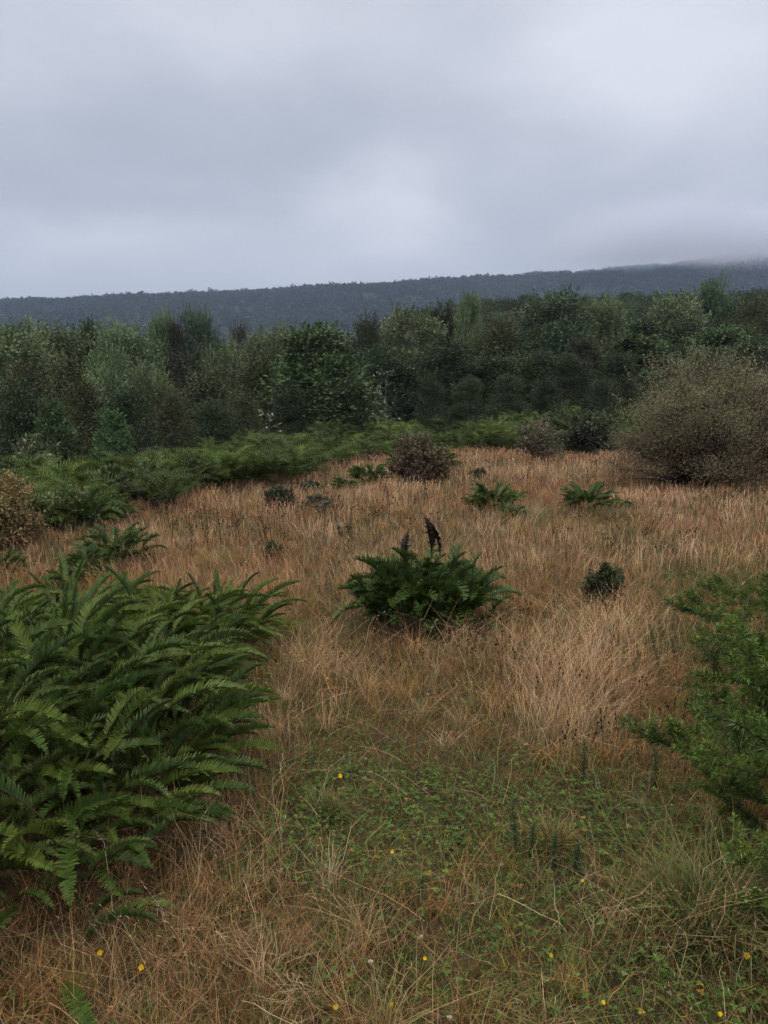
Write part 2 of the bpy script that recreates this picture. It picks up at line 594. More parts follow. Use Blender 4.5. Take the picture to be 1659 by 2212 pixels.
def crown_mesh(seed, style):
    """a crown of height 2 (z 0..2) and width 1"""
    r = np.random.default_rng(seed)
    mb = MB()
    st = dict(
        pale=dict(n=20000, m=80, l=0.034, w=0.017, up=.9, pal=[(.125, .172, .078), (.155, .200, .105), (.092, .130, .056)], prof='dome', spray=.5),
        olive=dict(n=20000, m=95, l=0.026, w=0.014, up=.5, pal=[(.052, .068, .026), (.042, .062, .026), (.070, .074, .028)], prof='egg', spray=.6),
        brown=dict(n=20000, m=80, l=0.026, w=0.012, up=1.0, pal=[(.040, .046, .022), (.046, .046, .024), (.034, .044, .022)], prof='pointy', spray=.9),
        broad=dict(n=20000, m=85, l=0.046, w=0.022, up=.5, pal=[(.070, .120, .045), (.090, .142, .060), (.052, .090, .034)], prof='egg', spray=.35),
        dark=dict(n=20000, m=85, l=0.028, w=0.015, up=.7, pal=[(.036, .060, .025), (.046, .070, .030), (.036, .054, .022)], prof='column', spray=.7),
        blue=dict(n=20000, m=90, l=0.032, w=0.016, up=.8, pal=[(.062, .102, .050), (.078, .120, .062), (.048, .080, .040)], prof='dome', spray=.6),
    )[style]
    m = st['m']
    zc = r.beta(1.3, 1.1, m) * .86 + .06

    def prof(z):
        if st['prof'] == 'dome': return np.sqrt(np.clip(1 - (np.maximum(z - .40, 0) / .62) ** 2, .05, 1))
        if st['prof'] == 'egg': return np.clip(1.08 - np.maximum(z - .30, 0) ** 1.6 * 1.9, .18, 1)
        if st['prof'] == 'pointy': return np.clip(1.0 - .95 * z ** 1.7, .1, 1)
        return np.clip(1.0 - .75 * z ** 2.0, .12, 1)
    a = r.uniform(0, 2 * pi, m)
    rad = .38 * prof(zc) * r.uniform(.35, 1.05, m) ** .6
    cc = np.stack([np.cos(a) * rad, np.sin(a) * rad, zc * 1.9], -1)
    cr = r.uniform(.09, .20, m) * (.6 + .6 * prof(zc))
    ct = r.uniform(.72, 1.28, m); cp = r.integers(0, 3, m)
    # leaf clumps
    n = st['n']
    ci = r.choice(m, n, p=cr ** 1.6 / (cr ** 1.6).sum())
    u = unit(r.normal(size=(n, 3))); u[:, 2] = u[:, 2] * .9 + .22
    lump = 1 + .22 * np.sin(u[:, 0] * 6 + ci * 1.7) * np.sin(u[:, 1] * 7 + ci)
    p = cc[ci] + u * (cr[ci] * lump * r.uniform(.45, 1.06, n))[:, None] * [1, 1, .85]
    # upright sprays that break the outline
    ns = int(m * 6)
    si = r.choice(m, ns)
    su = unit(r.normal(size=(ns, 3))); su[:, 2] = np.abs(su[:, 2])
    sb = cc[si] + su * cr[si][:, None]
    sd = unit(su * .55 + [0, 0, st['up']] + r.normal(0, .15, (ns, 3)))
    k = 16
    q = np.linspace(0, 1, k)[None, :, None]
    sl = r.uniform(.04, .13, ns)[:, None, None]
    sp = (sb[:, None] + sd[:, None] * sl * q * (1 + st['spray'] * .5)).reshape(-1, 3)
    sdv = np.repeat(sd, k, 0) + r.normal(0, .45, (ns * k, 3))
    pal = np.array(st['pal'])
    col = pal[cp[ci]] * (ct[ci] * r.uniform(.72, 1.3, n))[:, None]
    d = unit(u * .7 + [0, 0, st['up'] * .6] + r.normal(0, .5, (n, 3)))
    nr = unit(u + [0, 0, .8] + r.normal(0, .5, (n, 3)))
    sc = r.uniform(.7, 1.35, n)
    leaves(mb, p, d, nr, st['l'] * sc, st['w'] * sc, col)
    c2 = np.repeat(pal[cp[si]] * (ct[si] * r.uniform(.9, 1.35, ns))[:, None], k, 0) * r.uniform(.8, 1.25, (ns * k, 1))
    s2 = r.uniform(.6, 1.05, ns * k)
    leaves(mb, sp, sdv, unit(r.normal(size=(ns * k, 3))), st['l'] * s2, st['w'] * s2, c2)
    return mb.mesh('crown', M_TREE)


CROWNS = {s: [crown_mesh(100 + 10 * i + j, s) for j in range(3)] for i, s in enumerate(('pale', 'olive', 'brown', 'broad', 'dark', 'blue'))}
TRUNKS = [trunk_mesh(70 + i, 1.0) for i in range(4)]


def tree(px, top, wpx, Y, style, label, group='trees of the wood edge', k=[0], cat='tree', name='tree', base=None):
    tp, t = at_y(px, top - 10 - 14 * float(sstep(900, 1500, px)), Y)
    x = tp[0]; z0 = gz(x, Y)
    H = tp[2] - z0
    W = wpx / FPX * t
    root = empty(name, (x, Y, z0), rng.uniform(0, 2 * pi))
    k[0] += 1
    c = link('crown', CROWNS[style][k[0] % 3], root)
    low = .04 * H
    c.location = (0, 0, low)
    c.scale = (W * WIDER, W * WIDER, (H - low) * .5)
    tr = link('trunk', TRUNKS[k[0] % 4], root)
    tr.scale = (min(W * .9, H * .6), min(W * .9, H * .6), H * .9)
    tag(root, label, cat, group)
    return root


WIDER = 1.36      # neighbouring crowns grow into each other
# px, top py, width px, distance, style, label
TREES = [
    (45, 800, 150, 17, 'dark', 'dark green tree at the left frame edge just above the ferns'),
    (170, 812, 130, 17, 'olive', 'olive young tree above the near end of the fern bed'),
    (275, 830, 120, 17.5, 'dark', 'dark green young tree at the foot of the pale grey pair'),
    (375, 845, 110, 19, 'olive', 'olive brown young tree over the left half of the fern bed'),
    (465, 858, 100, 20.5, 'dark', 'dark young tree just behind the olive domed bush'),
    (110, 860, 90, 14.5, 'broad', 'low leafy sapling rising from the ferns near the left edge'),
    (240, 885, 80, 15, 'broad', 'low leafy sapling rising from the ferns under the pale pair'),
    (15, 692, 170, 36, 'pale', 'pale green round-topped tree at the left end of the wood'),
    (105, 684, 150, 40, 'pale', 'pale green tree second from the left end, rounded top'),
    (185, 684, 80, 42, 'broad', 'darker green narrow tree between pale ones near the left end'),
    (60, 770, 190, 27, 'olive', 'olive brown tree in front at the left end of the wood'),
    (150, 745, 170, 26, 'olive', 'broad olive brown tree in the front row beside the pale grey one'),
    (270, 688, 130, 40, 'pale', 'light green tree with a wide soft top behind the pale pair'),
    (228, 742, 110, 24, 'pale', 'tall pale grey green tree in front, taller of the pale pair'),
    (315, 775, 100, 23, 'pale', 'pale grey green tree in front, shorter of the pale pair'),
    (340, 662, 60, 46, 'pale', 'slim light green treetop left of the brown one'),
    (375, 672, 75, 45, 'brown', 'dark brown thin treetop beside the slim light green one'),
    (424, 656, 78, 46, 'blue', 'small blue green dome standing above its neighbours left of centre'),
    (390, 740, 150, 33, 'brown', 'dark brown tree behind the pale pair'),
    (440, 790, 160, 26, 'olive', 'olive tree in front right of the pale pair'),
    (480, 725, 90, 36, 'pale', 'small pale tree tucked between olive trees'),
    (515, 683, 80, 45, 'brown', 'brown feathery treetop against the ridge left of centre'),
    (560, 765, 170, 29, 'olive', 'wide olive tree left of the big leafy tree'),
    (575, 700, 110, 44, 'pale', 'pale green treetop behind the wide olive tree'),
    (640, 695, 90, 43, 'pale', 'pale treetop just behind the big leafy tree'),
    (690, 682, 185, 28, 'broad', 'big leafy green tree at the middle of the wood edge'),
    (790, 672, 120, 38, 'brown', 'dark pointed tree right of the big leafy tree'),
    (745, 745, 110, 31, 'dark', 'very dark tree close beside the big leafy tree'),
    (890, 660, 130, 42, 'pale', 'light green domed tree right of the dark pointed one'),
    (950, 648, 150, 44, 'brown', 'brown wide-topped tree behind the light green dome'),
    (835, 735, 150, 34, 'dark', 'dark tree in front of the light green dome'),
    (1013, 630, 62, 41, 'pale', 'slim light green tower-shaped tree rising over the wood'),
    (960, 730, 170, 34, 'dark', 'dark bushy tree in front of the slim tower-shaped one'),
    (1090, 690, 140, 40, 'olive', 'olive brown tree right of the slim tower-shaped one'),
    (1065, 770, 150, 33, 'dark', 'dark green tree in front of the olive brown one'),
    (1195, 634, 150, 40, 'blue', 'large blue green tree with a broad flat top'),
    (1295, 652, 110, 43, 'pale', 'light green tree right of the large blue green one'),
    (1150, 760, 140, 34, 'dark', 'dark tree in front of the large blue green one'),
    (1265, 735, 130, 36, 'brown', 'brown black tree below the light green one'),
    (1370, 735, 170, 38, 'broad', 'mid green tree behind the grey thorny bush'),
    (1240, 772, 93, 33, 'dark', 'dark low tree at the foot of the brown black one'),
    (1470, 640, 110, 52, 'pale', 'light green tree on the rise left of the tall dark crown'),
    (1550, 606, 85, 54, 'blue', 'tall dark green crown standing highest on the rise'),
    (1630, 650, 130, 52, 'olive', 'olive tree at the right end of the rise'),
    (1450, 755, 170, 42, 'dark', 'dark green tree behind the top of the grey thorny bush'),
    (1570, 720, 170, 44, 'broad', 'mid green tree behind the grey bush at its right side'),
    (1655, 735, 140, 40, 'dark', 'dark tree cut by the right edge of the photo'),
    (1340, 772, 108, 34, 'dark', 'dark bushy tree touching the left side of the grey bush'),
    (930, 807, 64, 26, 'dark', 'small dark pointed sapling in front of the wood, left of two'),
    (1010, 817, 72, 27, 'dark', 'small dark bushy sapling in front of the wood, right of two'),
    (1100, 812, 79, 28, 'dark', 'dark young tree near the reddish bush at the wood edge'),
    (1180, 822, 64, 29, 'dark', 'dark narrow young tree above the sparse bush'),
    (620, 822, 86, 26, 'dark', 'low dark tree at the foot of the wide olive tree'),
    (520, 842, 93, 24, 'olive', 'low olive tree above the pale domed bush'),
    (400, 852, 93, 22, 'dark', 'low dark tree above the fern bed left of the domed bush'),
    (270, 872, 93, 20, 'olive', 'low olive tree at the foot of the pale pair'),
    (60, 852, 108, 20, 'dark', 'low dark tree at the left end above the ferns'),
    (140, 872, 64, 19, 'olive', 'low brownish tree near the left end above the ferns'),
    (760, 822, 79, 27, 'dark', 'dark low tree left of the white-leaved sapling'),
    (1310, 832, 79, 27, 'dark', 'low dark tree between sparse bush and grey bush'),
]
for a in TREES: tree(*a)


# shaded wood behind the front trees: a second rank that closes the gaps
def back_rank():
    r = np.random.default_rng(5)
    st = ['olive', 'dark', 'brown', 'broad']
    for i in range(34):
        px = -140 + i * 56 + r.uniform(-15, 15)
        top = np.interp(px, [-200, 200, 500, 900, 1300, 1800], [712, 715, 722, 712, 700, 690]) + r.uniform(-5, 25)
        tree(px, top, r.uniform(110, 160), r.uniform(46, 52), st[i % 4],
             'dark tree deep in the wood behind the front row', 'trees deep in the wood')


back_rank()


# ------------------------------------------------------------------ ferns
def frond_mesh(seed, L=1.0, e0=62, e1=-25, pairs=35, plen=.112, dih=30, segs=4, col=(.050, .105, .022), wav=1.0, dead=False, pw=1.0, stalk=True):
    """one frond growing along +Y, unit length"""
    r = np.random.default_rng(seed)
    mb = MB()
    n = 40
    t = np.linspace(0, 1, n)
    el = R(e0) + (R(e1) - R(e0)) * t ** 1.2
    yaw = np.cumsum(r.normal(0, .02, n))
    step = L / (n - 1)
    dv = np.stack([np.sin(yaw) * np.cos(el), np.cos(yaw) * np.cos(el), np.sin(el)], -1)
    pts = np.concatenate([[[0, 0, 0]], np.cumsum(dv[:-1] * step, 0)])
    stem = (.07, .05, .025) if not dead else (.03, .018, .012)
    if stalk: tube(mb, pts, .0065 * L * (1 - .8 * t) + .0008, stem, 5)
    col = np.array(col)
    s0 = .16
    for i in range(pairs):
        f = i / (pairs - 1)
        tt = s0 + (1 - s0) * f ** .95 * .985
        k = tt * (n - 1); j = min(int(k), n - 2); a = k - j
        p = pts[j] * (1 - a) + pts[j + 1] * a
        T = dv[j]
        side = unit(np.cross(T, [0, 0, 1.0])) if abs(T[2]) < .97 else np.array([1.0, 0, 0])
        nor = np.cross(side, T)
        ln = plen * L * np.interp(f, [0, .12, .35, .6, .85, 1], [.55, .85, 1, .92, .55, .16]) * r.uniform(.9, 1.08)
        hw = min(.55 * (1 - s0) * L / pairs * .86, .2 * ln) * pw
        for sg in (-1, 1):
            dd = R(dih + r.normal(0, 7))
            fw = .30 + .35 * f + r.normal(0, .06)
            d0 = unit(side * sg * cos(dd) + nor * sin(dd) + T * fw)
            wv = unit(T - d0 * np.dot(T, d0))
            bn = np.cross(d0, wv) * (1 if np.dot(np.cross(d0, wv), nor) > 0 else -1)
            u = np.linspace(0, 1, segs + 1)
            curl = r.uniform(-.05, .30) * ln * (1 if not dead else -2.0)
            ctr = p + d0 * (ln * u)[:, None] + T * (ln * .18 * u ** 2)[:, None] + bn * (curl * u ** 2)[:, None]
            prof = np.array([.75, 1, .92, .62, .03]) if segs == 4 else np.interp(u, [0, .25, .5, .75, 1], [.75, 1, .92, .62, .03])
            wob = 1 + wav * .22 * ((np.arange(segs + 1) % 2) * 2 - 1) * (u < .98)
            A = ctr + wv * (hw * prof * wob)[:, None] + bn * (.35 * hw * prof)[:, None]
            B = ctr - wv * (hw * prof * wob)[:, None] + bn * (.35 * hw * prof)[:, None]
            v = np.stack([A, ctr, B], 1).reshape(-1, 3)
            b = 3 * np.arange(segs)
            q = np.concatenate([np.stack([b, b + 1, b + 4, b + 3], 1), np.stack([b + 1, b + 2, b + 5, b + 4], 1)])
            c = col * r.uniform(.82, 1.2) * np.array([1 + r.normal(0, .06), 1, 1])
            tip = np.linspace(0, 1, segs + 1)[:, None] ** 3
            cc = c * (1 - tip * .4) + np.array([.22, .25, .07]) * tip * .4 if not dead else np.broadcast_to(c, (segs + 1, 3))
            mb.add(v, q, np.repeat(cc, 3, 0))
    return mb.mesh('frond', M_FERN)


GREENS = [(.040, .078, .014), (.048, .090, .015), (.026, .056, .013), (.078, .120, .020)]
FR_BIG = [frond_mesh(200 + i, e0=[60, 48, 70, 38, 55][i], e1=[-8, -18, 8, -14, -32][i], dih=[42, 32, 50, 38, 46][i], col=GREENS[i % 4], segs=6) for i in range(5)]
FR_BIG.append(frond_mesh(207, e0=58, e1=-15, dih=38, col=(.075, .120, .018), segs=6))
FR_CURL = [frond_mesh(220 + i, e0=[74, 58, 42][i], e1=[20, -5, -30][i], pairs=17, plen=.25, dih=[30, 24, 34][i], col=[(.030, .066, .016), (.024, .054, .014), (.042, .084, .018)][i], wav=1.6, pw=1.1) for i in range(3)]
FR_SMALL = [frond_mesh(240 + i, e0=[65, 50, 35][i], e1=[-5, -20, -25][i], pairs=17, plen=.16, dih=28, segs=2, col=[(.044, .084, .018), (.036, .070, .018), (.060, .100, .018)][i]) for i in range(3)]
FR_DEAD = [frond_mesh(260 + i, e0=86, e1=[80, 72][i], pairs=20, plen=.085, dih=45, segs=4, col=(.022, .013, .010), dead=True, pw=1.7) for i in range(2)]


def fern(x, y, L, n, kinds, label, group=None, seed=0, tilt=0, towards=None, dead=0, name='fern', lift=0, deadL=.7, stack=.06, spread=.04, dome=None):
    r = np.random.default_rng(seed + 900)
    z = gz(x, y)
    root = empty(name, (x, y, z - .02 + lift))
    for i in range(n):
        az = 2 * pi * i / n * 2.618 + r.normal(0, .25)
        if towards is not None and r.random() < .3:
            az = towards + r.normal(0, .9)
        o = link('frond', kinds[r.integers(len(kinds))], root)
        s = L * r.uniform(.78, 1.28)
        o.scale = (s, s, s * r.uniform(.85, 1.1))
        o.rotation_euler = (r.normal(tilt, .16), r.normal(0, .38), az)
        zz = r.uniform(0, 1) ** .8
        rr = spread * L * r.normal(0, 1) * (1.15 - zz)
        o.location = (rr * sin(-az), rr * cos(az), zz * stack * L)
        if dome:
            q = math.acos(1 - r.uniform(0, .95)); f = r.uniform(.55, 1.0)
            o.location = (-sin(az) * sin(q) * dome[0] * f, cos(az) * sin(q) * dome[0] * f, (cos(q) * .7 + .3) * dome[1] * f)
    for i in range(dead):
        o = link('dead_frond', FR_DEAD[i % 2], root)
        s = L * deadL * r.uniform(.85, 1.15)
        o.scale = (s, s, s)
        o.rotation_euler = (r.normal(0, .06), r.normal(0, .1), r.uniform(0, 2 * pi))
        o.location = (r.uniform(-.28, .28) * L, r.uniform(-.15, .15) * L, L * r.uniform(.05, .2))
        o['label'] = 'dark brown dead upright frond'
    tag(root, label, 'fern', group)
    return root


NEAR = [
    (-.98, 2.02, 0.29, 33, .22, 'small fern at the dark foot of the big clump, by the lower frame corner'),
    (-1.25, 2.20, 0.31, 69, .36, 'fern at the frame edge just above the lower corner'),
    (-.98, 2.42, 0.33, 84, .42, 'lowest fern on the right flank of the big clump, near the yellow flowers'),
    (-1.38, 2.58, 0.33, 84, .52, 'fern at the lower left of the big clump, cut by the frame'),
    (-.92, 2.85, 0.33, 90, .42, 'fern of the big clump spreading widest over the dry grass'),
    (-1.30, 2.95, 0.34, 96, .56, 'fern in the lower middle of the big clump'),
    (-1.68, 3.05, 0.34, 81, .56, 'fern of the big clump at the frame edge, middle height'),
    (-1.02, 3.25, 0.32, 90, .48, 'fern of the big clump on its upper right flank'),
    (-1.42, 3.42, 0.34, 96, .58, 'fern at the very middle of the big clump'),
    (-1.85, 3.55, 0.33, 75, .52, 'fern of the big clump behind its middle, near the frame edge'),
    (-1.12, 3.68, 0.31, 81, .46, 'fern near the top of the big clump, right of its crest'),
    (-1.55, 3.85, 0.32, 75, .46, 'fern at the crest of the big clump'),
]
for i, (x, y, L, n, st_, lab) in enumerate(NEAR):
    x -= .07
    fern(x, y, L, n, FR_BIG if i % 3 else FR_BIG[:5], lab, 'ferns of the big clump', seed=i, towards=-1.2, dome=(.34, st_ * .95), dead=(0, 0, 1, 0, 0, 1, 0, 0, 2, 0, 1, 1)[i])
NEAR2 = [
    (-1.28, 4.35, .34, 84, 4, 'yellowish fern with dark dead fronds at the back of the big clump'),
    (-1.00, 4.50, .32, 76, 0, 'light green fern at the back right of the big clump beside a tuft'),
    (-1.62, 4.55, .32, 70, 1, 'light green fern at the back left of the big clump'),
    (-2.35, 4.25, .38, 70, 0, 'dark fern behind the gap at the left frame edge'),
    (-2.05, 4.85, .34, 50, 0, 'small fern above the gap near the left frame edge'),
]
for i, (x, y, L, n, dd, lab) in enumerate(NEAR2):
    fern(x, y, L, n, FR_BIG if i > 2 else [FR_BIG[0], FR_BIG[3], FR_BIG[2], FR_BIG[5], FR_BIG[5]], lab, 'ferns of the big clump', seed=20 + i, dead=dd, dome=(.30, .34))

# lone fern in the middle of the meadow
c0, _ = hit(920, 1352)
fern(c0[0] - .02, c0[1] - .05, .25, 98, FR_CURL, 'dark curly fern alone in the meadow with three dead fronds on top', seed=40, dead=0, dome=(.31, .52))
lone = [o for o in COL.objects if o.get('label', '').startswith('dark curly fern alone')][0]
for (dx, sc, el, zz) in ((.05, .30, 0, .50), (.105, .26, 1, .51), (-.14, .22, 0, .46)):
    o = link('dead_frond', FR_DEAD[el], lone)
    o.scale = (sc * 2.6, sc * 2.0, sc); o.location = (dx, -.10, zz + .06); o.rotation_euler = (0, .04 if el else -.02, .6 + dx * 9)
    o['label'] = 'dark brown dead upright frond'
fern(c0[0] + .22, c0[1] - .12, .23, 96, FR_CURL, 'lower dark fern leaning on the right of the lone curly one', seed=41, dome=(.25, .36))
fern(c0[0] - .22, c0[1] - .08, .23, 96, FR_CURL, 'lower dark fern leaning on the left of the lone curly one', seed=42, dome=(.25, .40))


CLEAR = []


def fern_px(px, py, wpx, label, kinds=FR_SMALL + FR_CURL, n=18, seed=0, dead=0, lift=0, grp='low ferns in the meadow'):
    p, t = hit(px, py)
    CLEAR.append((p[0], p[1], wpx / FPX * t * .45))
    CLEAR.append((p[0], p[1] - wpx / FPX * t * .5, wpx / FPX * t * .35))
    fern(p[0], p[1], wpx / FPX * t * .30, n, kinds, label, grp, seed=seed, dead=dead, dome=(wpx / FPX * t * .36, wpx / FPX * t * .40))


FPXL = [
    (255, 1222, 170, 'dark low fern sprawling behind the big clump'),
    (185, 1250, 130, 'dark low fern just above the big clump, left of the sprawling one'),
    (150, 1272, 100, 'small fern touching the top of the big clump'),
    (15, 1245, 110, 'dark fern at the left frame edge in front of the brown bush'),
    (1065, 1110, 130, 'green fern in the straw beyond the lone fern, left of a pair'),
    (1105, 1125, 70, 'small fern at the side of the left one of a pair'),
    (1270, 1108, 120, 'green fern in the straw, right one of a pair'),
    (1335, 1102, 60, 'small pale fern beside the right one of a pair'),
    (800, 1045, 90, 'low fern at the foot of the reddish bush'),
    (745, 1060, 60, 'tiny fern left of the low one under the reddish bush'),
    (185, 1142, 170, 'bright fern at the near end of the fern bed'),
    (240, 1128, 110, 'fern at the near end of the fern bed beside the bright one'),
    (880, 1020, 90, 'fern at the dark base of the reddish bush'),
    (945, 1015, 90, 'fern spilling out right of the reddish bush'),
    (1500, 1295, 60, 'small dark fern in short turf near the gorse'),
]
for i, (px, py, wpx, lab) in enumerate(FPXL):
    fern_px(px, py, wpx, lab, seed=60 + i, n=80)


# the continuous fern bed
def patch(mb, tmpl, r, x, y, z, L, tone):
    for k in range(9):
        v, q, c = tmpl[r.integers(4)]
        a = r.uniform(0, 2 * pi); ca, sa = cos(a), sin(a)
        ro = r.normal(0, .35); cr_, sr = cos(ro), sin(ro)
        w_ = v * L * r.uniform(.8, 1.15)
        w_ = np.stack([w_[:, 0] * cr_ + w_[:, 2] * sr, w_[:, 1], -w_[:, 0] * sr + w_[:, 2] * cr_], -1)
        w_ = np.stack([w_[:, 0] * ca - w_[:, 1] * sa + x, w_[:, 0] * sa + w_[:, 1] * ca + y, w_[:, 2] + z + .06], -1)
        mb.add(w_, q, c * tone * r.uniform(.75, 1.3))


def fern_bed():
    r = np.random.default_rng(77)
    mb = MB()
    # a few flat-packed small fronds as templates
    tmpl = []
    for me in [frond_mesh(300 + i, e0=[62, 45, 30, 52][i], e1=[-12, -22, -25, 5][i], pairs=12, plen=.19, dih=24, segs=1, stalk=False, col=[(.050, .092, .020), (.038, .074, .018), (.064, .106, .022), (.040, .078, .020)][i]) for i in range(4)]:
        v = np.empty(len(me.vertices) * 3, np.float32); me.vertices.foreach_get('co', v)
        q = np.empty(len(me.loops), np.int32); me.loops.foreach_get('vertex_index', q)
        c = np.empty(len(me.vertices) * 4, np.float32); me.attributes['tint'].data.foreach_get('color', c)
        tmpl.append((v.reshape(-1, 3).astype(float), q.reshape(-1, 4), c.reshape(-1, 4)[:, :3].astype(float)))
        bpy.data.meshes.remove(me)
    cnt = 0
    for _ in range(9000):
        ly = r.uniform(7, 30); lx = r.uniform(-.62 * ly - 1, .55 * ly)
        ls = float(bed_s(lx, ly))
        if ls < .15 or ls > (4.2 if lx < -3.5 else 9): continue
        if cnt > 330: break
        cnt += 1
        lump_r = r.uniform(.35, .8) * (.8 + ly / 60); lump_h = r.uniform(.05, .75) * min(1, .3 + ls * .5) * (.6 if lx < -3.5 else 1)
        lump_t = r.uniform(.45, 1.35)
        for m_ in range(int(5 + 8 * lump_r)):
          an, q = r.uniform(0, 2 * pi), math.sqrt(r.random())
          x, y = lx + cos(an) * q * lump_r, ly + sin(an) * q * lump_r
          if float(bed_s(x, y)) < .05: continue
          L = r.uniform(.36, .62)
          tone = lump_t * r.uniform(.8, 1.2)
          z = gz(x, y) + lump_h * (1 - q * q)
          patch(mb, tmpl, r, x, y, z, L, tone)
    o = mb.obj('fern_undergrowth', M_FERN)
    tag(o, 'continuous bed of green ferns below the trees', 'fern bed', kind='stuff')


fern_bed()


# ------------------------------------------------------------------ shrubs of thin twigs
def twiggy(name, x, y, W, H, label, cat='bush', seed=0, leafcol=((.13, .145, .10), (.10, .075, .05)), nl=26000, nb=70, ls=.024, shoots=26, low=.12, flat=0.0, group=None, bark=(.05, .036, .030), dens=1.0, padf=.5):
    """a thorny bush: stems, fine twigs, a mass of tiny leaves, long shoots above it"""
    r = np.random.default_rng(seed + 500)
    root = empty(name, (x, y, gz(x, y) - .02))
    bb, lf = MB(), MB()
    sh = lf
    tips = []
    for i in range(nb):
        a = r.uniform(0, 2 * pi)
        rr = r.uniform(.15, 1) ** .6
        hz = r.uniform(low, 1.0)
        env = max(.05, 1 - (abs(hz - .42) / .62) ** 2.6) ** .5
        e = np.array([cos(a) * rr * env * W * .5, sin(a) * rr * env * W * .5, hz * H * r.uniform(.8, 1)])
        s = np.linspace(0, 1, 7)[:, None]
        b0 = np.array([cos(a), sin(a), 0]) * r.uniform(0, .06) * W
        mid = np.array([e[0] * .75, e[1] * .75, e[2] * .45 if hz < .5 else e[2] * .7])
        pts = b0 * (1 - s) ** 2 + 2 * s * (1 - s) * (mid * .8 + [0, 0, .1 * H]) + e * s ** 2
        pts += np.cumsum(r.normal(0, .012, (7, 3)), 0) * W * .5
        tube(bb, pts, (.005 + .006 * r.random()) * H * .7 * (1 - .75 * s[:, 0]), np.array(bark) * r.uniform(.7, 1.5), 4)
        tips.append(pts)
        for k in range(7):
            q = pts[r.integers(2, 7)]
            d = unit(r.normal(size=3) + [0, 0, .5] + unit(e) * .6)
            l = r.uniform(.08, .22) * H
            ss = np.linspace(0, 1, 4)[:, None]
            tw = q + d * l * ss + r.normal(0, .01, (4, 3)) * H
            tube(bb, tw, .0028 * H * (1.2 - ss[:, 0]), np.array(bark) * r.uniform(.8, 1.8), 3)
            tips.append(tw)
    allp = np.concatenate(tips)
    n = int(nl * dens)
    # leaves sit round the twigs, denser towards the outside
    wgt = (np.hypot(allp[:, 0], allp[:, 1]) / (W * .5)) ** 1.0 + (allp[:, 2] / H) * 1.2 + .1
    wgt *= np.clip((allp[:, 2] / H - low * .6) * 6, .02, 1)
    idx = r.choice(len(allp), n, p=wgt / wgt.sum())
    # half of them fill leafy pads over the rounded outside
    npad = 90
    pu = unit(r.normal(size=(npad, 3))); pu[:, 2] = np.abs(pu[:, 2]) * 1.55 - .60 * (low < .2)
    pc = pu * [W * .44, W * .44, H * .50] * r.uniform(.55, 1.13, (npad, 1)) + [0, 0, H * .40]
    pi_ = r.integers(0, npad, n)
    pads = pc[pi_] + unit(r.normal(size=(n, 3))) * (r.random((n, 1)) ** .5) * [W * .095, W * .095, H * .075] * r.uniform(.5, 1.8, (npad, 1))[pi_]
    pads[:, 2] = np.maximum(pads[:, 2], .02 * H)
    base = np.where((r.random(n) < padf)[:, None], pads, allp[idx])
    p = base + r.normal(0, .035, (n, 3)) * H * np.array([1.2, 1.2, .8])
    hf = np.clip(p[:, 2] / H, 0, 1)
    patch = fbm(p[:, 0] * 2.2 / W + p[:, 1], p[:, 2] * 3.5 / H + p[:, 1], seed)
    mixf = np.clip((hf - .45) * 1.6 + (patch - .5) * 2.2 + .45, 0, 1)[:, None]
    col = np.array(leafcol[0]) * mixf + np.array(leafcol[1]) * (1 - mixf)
    col = col * r.uniform(.8, 1.22, (n, 1))
    d = unit(r.normal(size=(n, 3)) + [0, 0, .4])
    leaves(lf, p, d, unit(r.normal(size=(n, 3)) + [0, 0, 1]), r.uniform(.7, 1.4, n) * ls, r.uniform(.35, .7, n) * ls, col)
    for i in range(shoots):
        a = r.uniform(0, 2 * pi); rr = r.uniform(0, .95)
        hz = np.sqrt(max(0.05, 1 - rr ** 2)) * .5 + .46
        b = np.array([cos(a) * rr * W * .46, sin(a) * rr * W * .46, hz * H * .93])
        d = unit(np.array([cos(a) * rr * 1.1, sin(a) * rr * 1.1, .8]) + r.normal(0, .25, 3))
        l = r.uniform(.10, .26) * H
        s = np.linspace(0, 1, 6)[:, None]
        pts = b + d * l * s + np.array([0, 0, .12]) * l * s ** 2
        tube(sh, pts, .003 * H * (1.1 - s[:, 0]), np.array(bark) * 1.6, 3)
        m = 34
        u = r.uniform(.05, 1, m)[:, None]
        q = b + d * l * u + np.array([0, 0, .12]) * l * u ** 2 + r.normal(0, .008, (m, 3)) * H
        dd = unit(d + r.normal(0, .8, (m, 3)))
        leaves(sh, q, dd, unit(r.normal(size=(m, 3))), r.uniform(.8, 1.3, m) * ls * 1.15, ls * .55, np.array(leafcol[0]) * r.uniform(.95, 1.6, (m, 1)))
    bb.obj('branches', M_BARK, root)
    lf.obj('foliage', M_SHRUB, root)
    tag(root, label, cat, group)
    return root


def twiggy_px(name, px, py, top, wpx, label, **kw):
    p, t = hit(px, py)
    H = (py - top) / FPX * t * 1.0
    CLEAR.append((p[0], p[1], wpx / FPX * t * .3))
    return twiggy(name, p[0], p[1], wpx / FPX * t, H, label, **kw)


